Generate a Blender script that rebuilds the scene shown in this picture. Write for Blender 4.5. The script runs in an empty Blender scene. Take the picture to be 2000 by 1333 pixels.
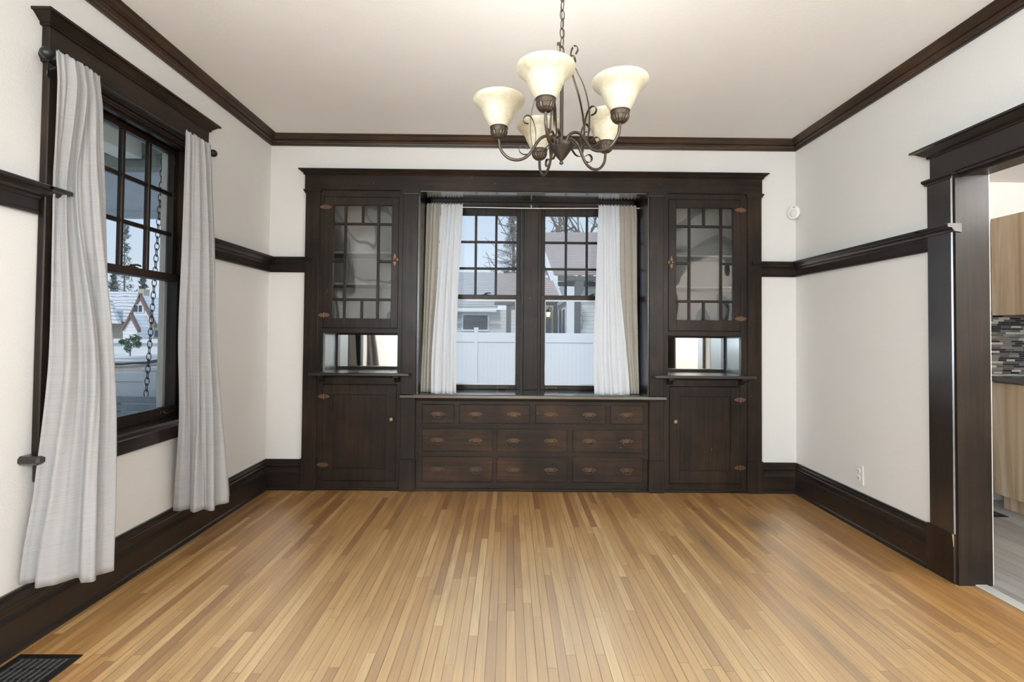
import bpy, bmesh, math, random
from mathutils import Vector, Matrix
random.seed(7)
D = bpy.data
SC = bpy.context.scene
COL = SC.collection
PI = math.pi

# ------------------------------------------------------------------ room constants (metres)
XL, XR, YB, ZC = -1.88, 2.2526, 3.78, 2.757
YR = -3.6                     # rear wall of the adjoining front room
EYE = 1.2355

# ------------------------------------------------------------------ camera
yaw, pitch, roll = 0.00612, 0.0209, 0.00901
cy_, sy_, cp_, sp_ = math.cos(yaw), math.sin(yaw), math.cos(pitch), math.sin(pitch)
fwd = Vector((sy_*cp_, cy_*cp_, sp_)); rgt = Vector((cy_, -sy_, 0)); upv = rgt.cross(fwd)
r2 = rgt*math.cos(roll) + upv*math.sin(roll)
u2 = -rgt*math.sin(roll) + upv*math.cos(roll)
cd = D.cameras.new('camera'); cam = D.objects.new('camera', cd); COL.objects.link(cam)
m = Matrix((r2, u2, -fwd)).transposed().to_4x4(); m.translation = Vector((0, 0, EYE))
cam.matrix_world = m
cd.sensor_width = 36.0; cd.lens = 944.0*36/2000; cd.shift_y = -38.27/2000; cd.clip_start = 0.02; cd.clip_end = 400
SC.camera = cam

def sight(u, v, y):
    """where the line of sight through a measured point of the photograph meets the depth y (survey of far things)"""
    d = r2*((u-1000)/944.0) + u2*(-(v-666.5+38.27)/944.0) + fwd
    t = y/d.y
    return Vector((d.x*t, y, d.z*t+EYE))

# ------------------------------------------------------------------ mesh helpers
def NB(): return bmesh.new()

def box(bm, x0, x1, y0, y1, z0, z1, bev=0.0):
    if x0 > x1: x0, x1 = x1, x0
    if y0 > y1: y0, y1 = y1, y0
    if z0 > z1: z0, z1 = z1, z0
    vs = [bm.verts.new(c) for c in ((x0,y0,z0),(x1,y0,z0),(x1,y1,z0),(x0,y1,z0),(x0,y0,z1),(x1,y0,z1),(x1,y1,z1),(x0,y1,z1))]
    fs = [bm.faces.new([vs[i] for i in f]) for f in ((3,2,1,0),(4,5,6,7),(0,1,5,4),(1,2,6,5),(2,3,7,6),(3,0,4,7))]
    if bev > 0:
        b = min(bev, 0.45*min(x1-x0, y1-y0, z1-z0))
        es = list({e for f in fs for e in f.edges})
        bmesh.ops.bevel(bm, geom=es, offset=b, segments=1, affect='EDGES', profile=0.5)
    return bm

def prism(bm, poly, axis, a0, a1):
    """poly: 2-D outline; axis 'x' -> (y,z), 'y' -> (x,z), 'z' -> (x,y)"""
    def P(p, a):
        return {'x': (a, p[0], p[1]), 'y': (p[0], a, p[1]), 'z': (p[0], p[1], a)}[axis]
    A = [bm.verts.new(P(p, a0)) for p in poly]; B = [bm.verts.new(P(p, a1)) for p in poly]
    n = len(poly)
    for i in range(n): bm.faces.new((A[i], A[(i+1) % n], B[(i+1) % n], B[i]))
    bm.faces.new(A[::-1]); bm.faces.new(B)
    return bm

def quad_prism(bm, pts, off):
    """closed slab: polygon of 3-D points pushed by the vector off"""
    off = Vector(off)
    A = [bm.verts.new(p) for p in pts]; B = [bm.verts.new(Vector(p)+off) for p in pts]; n = len(pts)
    for i in range(n): bm.faces.new((A[i], A[(i+1) % n], B[(i+1) % n], B[i]))
    bm.faces.new(A[::-1]); bm.faces.new(B)

def sweep(bm, path, prof, side=1, m0=0.0, m1=0.0):
    """sweep profile [(offset, z)] along a plan polyline; offset goes to the left of travel * side; ends lengthened by m*offset"""
    P = [Vector((p[0], p[1])) for p in path]; n = len(P)
    T = [(P[i+1]-P[i]).normalized() for i in range(n-1)]
    N = [Vector((-t.y, t.x))*side for t in T]
    rows = []
    for i in range(n):
        row = []
        for (o, z) in prof:
            if i == 0: q = P[0] + N[0]*o - T[0]*(m0*o)
            elif i == n-1: q = P[-1] + N[-1]*o + T[-1]*(m1*o)
            else:
                b = (N[i-1]+N[i]); b = b/ (1+N[i-1].dot(N[i]))
                q = P[i] + b*o
            row.append(bm.verts.new((q.x, q.y, z)))
        rows.append(row)
    k = len(prof)
    for i in range(n-1):
        for j in range(k):
            a, b = rows[i], rows[i+1]
            bm.faces.new((a[j], b[j], b[(j+1) % k], a[(j+1) % k]))
    bm.faces.new(rows[0]); bm.faces.new(rows[-1][::-1])

def tube(bm, pts, r, seg=8, closed=False, r1=None):
    pts = [Vector(p) for p in pts]; n = len(pts)
    rings = []; ref = None
    for i in range(n):
        if closed: t = pts[(i+1) % n]-pts[i-1]
        else: t = pts[min(i+1, n-1)]-pts[max(i-1, 0)]
        t.normalize()
        if ref is None:
            ref = Vector((0, 0, 1)) if abs(t.z) < 0.9 else Vector((1, 0, 0))
        a = t.cross(ref); 
        if a.length < 1e-5: a = t.orthogonal()
        a.normalize(); b = a.cross(t).normalized(); ref = b
        rr = r if r1 is None else r+(r1-r)*i/max(1, n-1)
        rings.append([bm.verts.new(pts[i]+a*(rr*math.cos(2*PI*k/seg))+b*(rr*math.sin(2*PI*k/seg))) for k in range(seg)])
    for i in range(n if closed else n-1):
        A, B = rings[i], rings[(i+1) % n]
        for k in range(seg): bm.faces.new((A[k], A[(k+1) % seg], B[(k+1) % seg], B[k]))
    if not closed:
        bm.faces.new(rings[0][::-1]); bm.faces.new(rings[-1])

def ribbon(bm, pts, wdir, w, th):
    """flat strap along pts, width along wdir"""
    pts = [Vector(p) for p in pts]; wdir = Vector(wdir).normalized(); R = []
    for i, p in enumerate(pts):
        t = (pts[min(i+1, len(pts)-1)]-pts[max(i-1, 0)]).normalized(); nn = t.cross(wdir).normalized()
        R.append([bm.verts.new(p+wdir*(sx*w/2)+nn*(sn*th/2)) for sx, sn in ((-1,-1),(1,-1),(1,1),(-1,1))])
    for i in range(len(R)-1):
        for k in range(4): bm.faces.new((R[i][k], R[i][(k+1) % 4], R[i+1][(k+1) % 4], R[i+1][k]))
    bm.faces.new(R[0][::-1]); bm.faces.new(R[-1])

def lathe(bm, prof, c, seg=24, flute=None, axis='z'):
    c = Vector(c); rings = []
    def P(r, z, a):
        if axis == 'z': return c+Vector((r*math.cos(a), r*math.sin(a), z))
        if axis == 'y': return c+Vector((r*math.cos(a), z, r*math.sin(a)))
        return c+Vector((z, r*math.cos(a), r*math.sin(a)))
    for (r, z) in prof:
        if r < 1e-6: rings.append([bm.verts.new(P(0, z, 0))])
        else:
            rings.append([bm.verts.new(P(r*(1+(flute[1]*(1 if k % 2 else -1) if flute and flute[2] <= z <= flute[3] else 0)), z, 2*PI*k/seg)) for k in range(seg)])
    for i in range(len(rings)-1):
        A, B = rings[i], rings[i+1]
        for k in range(seg):
            if len(A) == 1 and len(B) == 1: continue
            if len(A) == 1: bm.faces.new((A[0], B[(k+1) % seg], B[k]))
            elif len(B) == 1: bm.faces.new((A[k], A[(k+1) % seg], B[0]))
            else: bm.faces.new((A[k], A[(k+1) % seg], B[(k+1) % seg], B[k]))

def wloc(o):
    l = Vector((0, 0, 0))
    while o is not None: l += o.location; o = o.parent
    return l

def obj(name, bm, mat, parent=None, smooth=False, label=None, flip=True):
    if flip: bmesh.ops.recalc_face_normals(bm, faces=bm.faces)
    if parent is not None: bmesh.ops.translate(bm, vec=-wloc(parent), verts=bm.verts)
    me = D.meshes.new(name); bm.to_mesh(me); bm.free()
    if smooth:
        for p in me.polygons: p.use_smooth = True
        try: me.set_sharp_from_angle(angle=math.radians(40))
        except Exception: pass
    me.materials.append(mat)
    o = D.objects.new(name, me); COL.objects.link(o)
    if parent is not None: o.parent = parent
    if label: o['label'] = label
    return o

def thing(name, label, cat, loc=(0, 0, 0), group=None, kind=None):
    o = D.objects.new(name, None); COL.objects.link(o); o.location = loc
    o.empty_display_size = 0.1
    return tag(o, label, cat, group, kind)

def tag(o, label, cat, group=None, kind=None):
    o['label'] = label; o['category'] = cat
    if group: o['group'] = group
    if kind: o['kind'] = kind
    return o

def struct(name, bm, mat, label, cat, smooth=False):
    return tag(obj(name, bm, mat, None, smooth), label, cat, None, 'structure')

# ------------------------------------------------------------------ materials
class N:
    """tiny node-graph helper"""
    def __init__(s, name):
        s.m = D.materials.new(name); s.m.use_nodes = True; s.t = s.m.node_tree; s.t.nodes.clear()
        s.out = s.t.nodes.new('ShaderNodeOutputMaterial')
    def n(s, typ, **kw):
        nd = s.t.nodes.new(typ)
        for k, v in kw.items():
            if k.startswith('_'): setattr(nd, k[1:], v)
        for k, v in kw.items():
            if k.startswith('_'): continue
            key = int(k[1:]) if (k[0] == 'i' and k[1:].isdigit()) else k.replace('__', ' ')
            s.set(nd.inputs[key], v)
        return nd
    def set(s, inp, v):
        if isinstance(v, bpy.types.NodeSocket): s.t.links.new(v, inp)
        elif isinstance(v, (tuple, list)) and inp.type == 'RGBA' and len(v) == 3: inp.default_value = (*v, 1)
        else: inp.default_value = v
    def math(s, op, a, b=0.0, c=0.0, clamp=False):
        nd = s.n('ShaderNodeMath', _operation=op, _use_clamp=clamp)
        s.set(nd.inputs[0], a); s.set(nd.inputs[1], b); s.set(nd.inputs[2], c); return nd.outputs[0]
    def mix(s, f, a, b, blend='MIX'):
        nd = s.n('ShaderNodeMix', _data_type='RGBA', _blend_type=blend)
        s.set(nd.inputs[0], f); s.set(nd.inputs[6], a); s.set(nd.inputs[7], b); return nd.outputs[2]
    def ramp(s, f, stops, interp='LINEAR'):
        nd = s.n('ShaderNodeValToRGB'); s.set(nd.inputs[0], f); cr = nd.color_ramp; cr.interpolation = interp
        while len(cr.elements) < len(stops): cr.elements.new(0.5)
        for e, (p, c) in zip(cr.elements, stops):
            e.position = p; e.color = (*c, 1) if len(c) == 3 else c
        return nd.outputs[0]
    def pos(s):
        nd = s.n('ShaderNodeNewGeometry'); return nd.outputs['Position']
    def mapped(s, scale, loc=(0, 0, 0)):
        nd = s.n('ShaderNodeMapping'); s.set(nd.inputs['Vector'], s.pos()); nd.inputs['Scale'].default_value = scale; nd.inputs['Location'].default_value = loc
        return nd.outputs[0]
    def noise(s, vec, scale=1.0, detail=4.0, rough=0.55, dist=0.0):
        return s.n('ShaderNodeTexNoise', Vector=vec, Scale=scale, Detail=detail, Roughness=rough, Distortion=dist).outputs[0]
    def bump(s, h, strength=0.2, dist=0.01):
        return s.n('ShaderNodeBump', Height=h, Strength=strength, Distance=dist).outputs[0]
    def bsdf(s, **kw):
        b = s.n('ShaderNodeBsdfPrincipled', **kw); s.t.links.new(b.outputs[0], s.out.inputs[0]); return b
    def rgb(s, c): return (*c, 1)

def plain(name, col, rough=0.5, metal=0.0, coat=0.0, var=0.06, scale=30.0, bump=0.0):
    g = N(name); nz = g.noise(g.pos(), scale, 3)
    c = g.mix(nz, tuple(max(0, x*(1-var)) for x in col), tuple(min(1, x*(1+var)) for x in col))
    kw = dict(Base__Color=c, Roughness=rough, Metallic=metal, Coat__Weight=coat, Coat__Roughness=0.15)
    if bump: kw['Normal'] = g.bump(nz, bump, 0.004)
    g.bsdf(**kw); return g.m

def wood(name, dark, light, axis='z', rough=0.3, coat=0.5, worn=0.35, spec=0.5, specks=0.0, crough=0.26):
    """old stained and varnished oak; grain along the axis, worn brown patches, a few chipped specks"""
    g = N(name)
    lng, crs = 1.6, 38.0
    sc = {'x': (lng, crs, crs), 'y': (crs, lng, crs), 'z': (crs, crs, lng)}[axis]
    grain = g.noise(g.mapped(sc), 1.0, 6, 0.65, 0.6)
    patch = g.noise(g.pos(), 2.6, 4, 0.6)
    pm = g.ramp(patch, [(0.45, (0, 0, 0)), (0.72, (1, 1, 1))])
    gm = g.ramp(grain, [(0.35, (0, 0, 0)), (0.7, (1, 1, 1))])
    f = g.math('MULTIPLY_ADD', gm, g.math('MULTIPLY_ADD', pm, worn, 0.25), 0.0, True)
    f2 = g.math('MULTIPLY_ADD', pm, worn*0.45, f, True)
    c = g.mix(f2, dark, light)
    vor = g.n('ShaderNodeTexVoronoi', Vector=g.pos(), Scale=17.0)
    sp = g.math('LESS_THAN', vor.outputs['Distance'], 0.05)
    rare = g.n('ShaderNodeSeparateColor', Color=vor.outputs['Color']).outputs[0]
    sp = g.math('MULTIPLY', sp, g.math('GREATER_THAN', rare, 1.0-specks))
    c = g.mix(sp, c, (0.35, 0.27, 0.2))
    rg = g.math('MULTIPLY_ADD', g.noise(g.pos(), 7.0, 3, 0.5), 0.10, rough-0.05)
    g.bsdf(Base__Color=c, Roughness=rg, Coat__Weight=coat, Coat__Roughness=crough, Coat__IOR=2.0 if coat > .6 else 1.5, Specular__IOR__Level=spec,
           Normal=g.bump(grain, 0.12, 0.002))
    return g.m

DK, BR = (0.010, 0.0070, 0.0057), (0.060, 0.036, 0.0215)
M = {}
for ax in 'xyz':
    M['oak_'+ax] = wood('dark_oak_'+ax, DK, BR, ax, 0.36, 0.05, 0.38, 0.20, 0.10)
    M['front_'+ax] = wood('drawer_oak_'+ax, (0.014, 0.010, 0.008), (0.085, 0.045, 0.024), ax, 0.42, 0.03, 0.6, 0.18, 0.22)
    M['crown_'+ax] = wood('brown_oak_'+ax, (0.026, 0.015, 0.009), (0.105, 0.052, 0.026), ax, 0.45, 0.1, 0.5, 0.4, 0.0)
M['gloss_z'] = wood('glossy_oak', (0.010, 0.0075, 0.0065), (0.04, 0.025, 0.017), 'z', 0.3, 0.9, 0.3, 0.5, 0.1)
M['gloss_y'] = wood('glossy_oak_rail', (0.010, 0.0075, 0.0065), (0.04, 0.025, 0.017), 'y', 0.3, 0.35, 0.3, 0.5, 0.1)
M['gloss_x'] = wood('glossy_oak_seat', (0.010, 0.0075, 0.0065), (0.04, 0.025, 0.017), 'x', 0.3, 0.45, 0.3, 0.5, 0.1)

M['seat_x'] = wood('window_seat_oak', (0.010, 0.0075, 0.0065), (0.04, 0.025, 0.017), 'x', 0.2, 1.0, 0.3, 0.5, 0.1, 0.13)
M['side_z'] = wood('alcove_side_oak', (0.010, 0.0075, 0.0065), (0.04, 0.025, 0.017), 'z', 0.3, 0.5, 0.3, 0.5, 0.1)
def plaster(name, col, bump=0.25, scale=110.0, rough=0.75):
    g = N(name); n1 = g.noise(g.pos(), scale, 4, 0.6); n2 = g.noise(g.pos(), 2.0, 3)
    c = g.mix(n2, tuple(x*0.985 for x in col), tuple(min(1, x*1.015) for x in col))
    g.bsdf(Base__Color=c, Roughness=rough, Normal=g.bump(n1, bump, 0.004)); return g.m
M['wall'] = plaster('cream_plaster', (0.735, 0.712, 0.680))
M['ceil'] = plaster('ceiling_plaster', (0.92, 0.915, 0.905), 0.2, 80)
M['kwall'] = plaster('kitchen_plaster', (0.78, 0.76, 0.71))

def strip_floor(name, w, L, tones, gap_dark, wear_glare_cols, stains, rough=0.36, axis='y'):
    g = N(name); sep = g.n('ShaderNodeSeparateXYZ', Vector=g.pos())
    x, y = (sep.outputs[0], sep.outputs[1]) if axis == 'y' else (sep.outputs[1], sep.outputs[0])
    xs = g.math('DIVIDE', x, w); ix = g.math('FLOOR', xs); fx = g.math('FRACT', xs)
    r1 = g.n('ShaderNodeTexWhiteNoise', _noise_dimensions='1D', W=ix).outputs[0]
    ys = g.math('ADD', g.math('DIVIDE', y, L), g.math('MULTIPLY', r1, 9.7)); iy = g.math('FLOOR', ys); fy = g.math('FRACT', ys)
    cmb = g.n('ShaderNodeCombineXYZ', X=ix, Y=iy, Z=0.0)
    wn = g.n('ShaderNodeTexWhiteNoise', _noise_dimensions='3D', Vector=cmb.outputs[0])
    rnd = wn.outputs[0]
    base = g.ramp(rnd, tones)
    # grain, shifted for every board
    sh = g.n('ShaderNodeVectorMath', _operation='MULTIPLY_ADD'); g.set(sh.inputs[0], wn.outputs[1]); sh.inputs[1].default_value = (20, 20, 20); g.set(sh.inputs[2], g.pos())
    mp = g.n('ShaderNodeMapping', Vector=sh.outputs[0]); mp.inputs['Scale'].default_value = (110, 1.3, 1) if axis == 'y' else (1.3, 110, 1)
    gr = g.noise(mp.outputs[0], 1.0, 6, 0.7, 0.9)
    mp2 = g.n('ShaderNodeMapping', Vector=sh.outputs[0]); mp2.inputs['Scale'].default_value = (30, 0.7, 1) if axis == 'y' else (0.7, 30, 1)
    fig = g.n('ShaderNodeTexWave', _wave_type='RINGS', Vector=mp2.outputs[0], Scale=1.1, Distortion=7.0, Detail=3.0).outputs[1]
    c = g.mix(g.math('MULTIPLY', g.ramp(gr, [(0.42, (0, 0, 0)), (0.75, (1, 1, 1))]), 0.5), base, tuple(t*0.5 for t in tones[0][1]))
    c = g.mix(g.math('MULTIPLY', g.ramp(fig, [(0.55, (0, 0, 0)), (0.95, (1, 1, 1))]), 0.24), c, tuple(t*0.55 for t in tones[0][1]))
    big = g.noise(g.pos(), 1.4, 4, 0.6)
    if wear_glare_cols:
        # middle paler and grey: partly worn finish, mostly painted window glare; amber along walls
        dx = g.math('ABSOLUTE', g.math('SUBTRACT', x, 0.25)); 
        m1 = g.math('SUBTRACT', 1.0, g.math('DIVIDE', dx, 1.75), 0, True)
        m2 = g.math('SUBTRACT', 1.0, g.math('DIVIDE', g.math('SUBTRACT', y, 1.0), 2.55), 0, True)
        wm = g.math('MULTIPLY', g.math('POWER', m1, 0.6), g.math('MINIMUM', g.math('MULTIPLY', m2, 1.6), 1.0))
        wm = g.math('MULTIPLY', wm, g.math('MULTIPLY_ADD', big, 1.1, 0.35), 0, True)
        c = g.mix(g.math('MULTIPLY', wm, 0.5), c, wear_glare_cols[0])
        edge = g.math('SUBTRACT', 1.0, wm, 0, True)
        c = g.mix(g.math('MULTIPLY', g.math('POWER', edge, 2.0), 0.62), c, wear_glare_cols[1], 'MULTIPLY')
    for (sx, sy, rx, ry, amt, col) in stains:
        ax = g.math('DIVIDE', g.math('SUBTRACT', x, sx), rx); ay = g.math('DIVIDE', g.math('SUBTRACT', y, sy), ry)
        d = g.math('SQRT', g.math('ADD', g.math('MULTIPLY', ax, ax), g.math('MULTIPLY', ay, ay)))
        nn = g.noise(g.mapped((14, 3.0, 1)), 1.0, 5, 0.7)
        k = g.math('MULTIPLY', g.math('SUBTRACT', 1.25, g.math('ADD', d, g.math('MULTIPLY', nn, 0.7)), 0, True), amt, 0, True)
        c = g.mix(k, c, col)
    gx = g.math('LESS_THAN', g.math('MINIMUM', fx, g.math('SUBTRACT', 1.0, fx)), 0.0015/w)
    gy = g.math('LESS_THAN', g.math('MINIMUM', fy, g.math('SUBTRACT', 1.0, fy)), 0.001/L)
    op = g.math('MULTIPLY_ADD', g.noise(g.mapped((9, 1.2, 1)), 1.0, 4), 1.6, -0.25, True)
    gap = g.math('MULTIPLY', g.math('MAXIMUM', gx, gy), op)
    c = g.mix(g.math('MULTIPLY', gap, 0.95), c, gap_dark)
    ht = g.math('SUBTRACT', g.math('MULTIPLY', gr, 0.12), gap)
    rg = g.math('MULTIPLY_ADD', big, 0.18, rough-0.09)
    g.bsdf(Base__Color=c, Roughness=rg, Specular__IOR__Level=0.5, Coat__Weight=0.9 if wear_glare_cols else 0.0, Coat__IOR=1.9, Coat__Roughness=0.36, Normal=g.bump(ht, 0.25, 0.002)); return g.m

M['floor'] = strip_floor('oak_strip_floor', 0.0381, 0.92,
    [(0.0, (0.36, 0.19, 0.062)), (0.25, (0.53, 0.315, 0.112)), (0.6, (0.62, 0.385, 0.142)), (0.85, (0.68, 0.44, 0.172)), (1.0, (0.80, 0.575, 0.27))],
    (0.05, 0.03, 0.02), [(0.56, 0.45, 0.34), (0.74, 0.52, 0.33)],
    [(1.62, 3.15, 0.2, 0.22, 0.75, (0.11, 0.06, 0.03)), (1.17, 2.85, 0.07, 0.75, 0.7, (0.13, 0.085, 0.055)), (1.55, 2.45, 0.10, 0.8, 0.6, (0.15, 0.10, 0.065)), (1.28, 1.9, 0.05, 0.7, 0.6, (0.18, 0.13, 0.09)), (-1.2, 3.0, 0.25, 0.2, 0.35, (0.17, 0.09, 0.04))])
M['kfloor'] = strip_floor('grey_vinyl_planks', 0.152, 1.22,
    [(0.0, (0.27, 0.26, 0.25)), (0.5, (0.35, 0.338, 0.325)), (1.0, (0.44, 0.425, 0.41))], (0.15, 0.14, 0.13), None, [], 0.5, 'y')

def fabric(name, col, trans=0.25, slub=0.16, rough=0.9, horiz=True):
    g = N(name)
    a = g.noise(g.mapped((5, 5, 420) if horiz else (300, 300, 6)), 1.0, 4, 0.6)
    b = g.noise(g.mapped((14, 14, 900)), 1.0, 3, 0.6)
    f = g.math('MULTIPLY_ADD', a, 0.6, g.math('MULTIPLY', b, 0.4))
    f = g.ramp(f, [(0.32, (0, 0, 0)), (0.68, (1, 1, 1))])
    c = g.mix(f, tuple(x*(1-slub) for x in col), tuple(min(1, x*(1+slub)) for x in col))
    d = g.n('ShaderNodeBsdfPrincipled', Base__Color=c, Roughness=rough, Specular__IOR__Level=0.25, Sheen__Weight=0.15, Normal=g.bump(f, 0.12, 0.001))
    t = g.n('ShaderNodeBsdfTranslucent', Color=c)
    mx = g.n('ShaderNodeMixShader'); g.set(mx.inputs[0], trans); g.set(mx.inputs[1], d.outputs[0]); g.set(mx.inputs[2], t.outputs[0])
    g.t.links.new(mx.outputs[0], g.out.inputs[0]); return g.m
M['drape'] = fabric('taupe_slub_fabric', (0.445, 0.432, 0.428), 0.22, 0.13)
M['lined'] = fabric('beige_slub_fabric', (0.46, 0.42, 0.36), 0.18, 0.10)
M['sheer'] = fabric('white_cotton_sheer', (0.93, 0.93, 0.94), 0.55, 0.03)

def glass(name, wav=0.0, spec=1.0, tint=(1, 1, 1)):
    g = N(name)
    tr = g.n('ShaderNodeBsdfTransparent', Color=tint)
    kw = dict(Roughness=0.0)
    fc_ = g.n('ShaderNodeLayerWeight', Blend=0.5).outputs[1]
    fr = g.math('MULTIPLY_ADD', g.math('POWER', fc_, 5.0), 0.9, 0.035)
    if wav:
        nz = g.noise(g.mapped((2.2, 2.2, 1.6)), 1.0, 1.5, 0.4)
        bp = g.bump(nz, 1.0, wav); kw['Normal'] = bp
    gl = g.n('ShaderNodeBsdfGlossy', **kw)
    f = g.math('MULTIPLY', fr, spec, 0, True)
    mx = g.n('ShaderNodeMixShader'); g.set(mx.inputs[0], f); g.set(mx.inputs[1], tr.outputs[0]); g.set(mx.inputs[2], gl.outputs[0])
    g.t.links.new(mx.outputs[0], g.out.inputs[0]); return g.m
M['glass'] = glass('window_glass', 0.0, 0.5)
M['oldglass'] = glass('wavy_old_glass', 0.05, 1.7)
def mirror_mat():
    g = N('old_mirror'); g.bsdf(Base__Color=(0.86, 0.88, 0.87), Metallic=1.0, Roughness=0.03); return g.m
M['mirror'] = mirror_mat()

M['copper'] = plain('aged_copper', (0.17, 0.092, 0.06), 0.42, 0.85, 0, 0.35, 120)
M['brass'] = plain('dark_brass', (0.095, 0.058, 0.036), 0.42, 0.8, 0, 0.4, 120)
M['knob'] = plain('worn_brass', (0.32, 0.22, 0.13), 0.4, 0.8, 0, 0.3, 100)
M['bronze'] = plain('brushed_bronze', (0.105, 0.082, 0.062), 0.36, 0.85, 0, 0.25, 60)
M['bronze_dk'] = plain('dark_bronze', (0.055, 0.045, 0.038), 0.4, 0.7, 0, 0.25, 60)
M['black'] = plain('black_metal', (0.012, 0.012, 0.013), 0.35, 0.3, 0.2, 0.2, 40)
M['void'] = plain('dark_void', (0.004, 0.004, 0.004), 0.8)
M['white'] = plain('white_plastic', (0.80, 0.79, 0.76), 0.35, 0, 0, 0.02)
M['almond'] = plain('almond_plastic', (0.72, 0.70, 0.66), 0.4, 0, 0, 0.02)
M['cabint'] = plaster('cabinet_lining', (0.15, 0.14, 0.12), 0.1, 60)
M['nichelin'] = plain('grey_green_niche', (0.16, 0.175, 0.165), 0.35, 0, 0.3, 0.12, 6)
M['steel'] = plain('aluminium_strip', (0.78, 0.77, 0.75), 0.35, 0.3, 0, 0.06, 200)
M['tan'] = plain('bare_wood_chip', (0.55, 0.38, 0.22), 0.6)

def shade_mat():
    g = N('alabaster_glass')
    v = g.noise(g.pos(), 22.0, 5, 0.65, 1.5)
    c = g.ramp(v, [(0.3, (0.53, 0.475, 0.345)), (0.5, (0.64, 0.59, 0.455)), (0.7, (0.70, 0.665, 0.545))])
    d = g.n('ShaderNodeBsdfPrincipled', Base__Color=c, Roughness=0.35, Emission__Color=c, Emission__Strength=0.06)
    t = g.n('ShaderNodeBsdfTranslucent', Color=c)
    mx = g.n('ShaderNodeMixShader'); g.set(mx.inputs[0], 0.06); g.set(mx.inputs[1], d.outputs[0]); g.set(mx.inputs[2], t.outputs[0])
    g.t.links.new(mx.outputs[0], g.out.inputs[0]); return g.m
M['shade'] = shade_mat()
def emit(name, col, s):
    g = N(name); e = g.n('ShaderNodeEmission', Color=col, Strength=s); g.t.links.new(e.outputs[0], g.out.inputs[0]); return g.m
M['bulb'] = emit('lit_bulb', (1.0, 0.90, 0.74), 3.0)
M['lantern'] = emit('lit_lantern', (1.0, 0.80, 0.50), 1.3)
M['lampdome'] = emit('lit_lamp_dome', (1.0, 0.95, 0.88), 3.0)

# ------------------------------------------------------------------ room shell
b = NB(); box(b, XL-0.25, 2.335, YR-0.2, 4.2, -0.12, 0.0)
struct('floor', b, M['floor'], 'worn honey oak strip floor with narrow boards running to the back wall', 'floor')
b = NB(); box(b, XL-0.25, XR+0.02, YR-0.2, 4.2, ZC, ZC+0.15)
struct('ceiling', b, M['ceil'], 'white plastered ceiling over the dining room', 'ceiling')
# left wall with the window opening
WY0, WY1, WZ0, WZ1 = 2.02, 2.84, 0.735, 2.285
FR0, FR1 = -2.9, -1.25       # unseen front-room windows, added to hold the fill lights
b = NB()
box(b, XL-0.17, XL, YR-0.2, FR0, -0.1, ZC); box(b, XL-0.17, XL, FR1, WY0, -0.1, ZC); box(b, XL-0.17, XL, FR0, FR1, -0.1, 0.7); box(b, XL-0.17, XL, FR0, FR1, 2.3, ZC)
box(b, XL-0.17, XL, WY1, 4.2, -0.1, ZC)
box(b, XL-0.17, XL, WY0, WY1, -0.1, WZ0-0.02); box(b, XL-0.17, XL, WY0, WY1, WZ1+0.01, ZC)
struct('wall_left', b, M['wall'], 'cream plaster wall with the curtained window', 'wall')
# right wall with the cased opening to the kitchen
OY0, OY1, OZ = 1.15, 2.40, 2.045
b = NB()
box(b, XR, XR+0.148, YR-0.2, FR0, -0.1, ZC); box(b, XR, XR+0.148, FR1, OY0-0.02, -0.1, ZC); box(b, XR, XR+0.148, FR0, FR1, -0.1, 0.7); box(b, XR, XR+0.148, FR0, FR1, 2.3, ZC); box(b, XR, XR+0.148, OY1+0.012, 4.2, -0.1, ZC); box(b, XR, XR+0.148, OY0-0.02, OY1+0.012, OZ+0.02, ZC)
struct('wall_right', b, M['wall'], 'cream plaster wall with the wide opening into the kitchen', 'wall')
# back wall around the built-in, and the outer skin behind it
AX0, AX1, AZ = -0.70, 1.08, 2.32          # window alcove
b = NB()
box(b, XL-0.02, -1.585, YB, 4.2, -0.1, ZC); box(b, 1.96, XR+0.02, YB, 4.2, -0.1, ZC); box(b, -1.585, 1.96, YB, 4.2, 2.445, ZC)
box(b, -1.585, AX0-0.02, 4.1, 4.2, -0.1, 2.445); box(b, AX1+0.02, 1.96, 4.1, 4.2, -0.1, 2.445)
box(b, AX0-0.02, AX1+0.02, 4.1, 4.2, -0.1, 0.72); box(b, AX0-0.02, AX1+0.02, 4.1, 4.2, AZ+0.005, 2.445)
struct('wall_back', b, M['wall'], 'cream plaster wall around the dark built-in', 'wall')
# rear wall of the front room, behind the photographer
b = NB()
box(b, XL-0.2, XR+0.2, YR-0.15, YR, -0.1, ZC)
struct('wall_rear', b, M['wall'], 'plain cream wall of the front room behind the photographer', 'wall')

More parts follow.
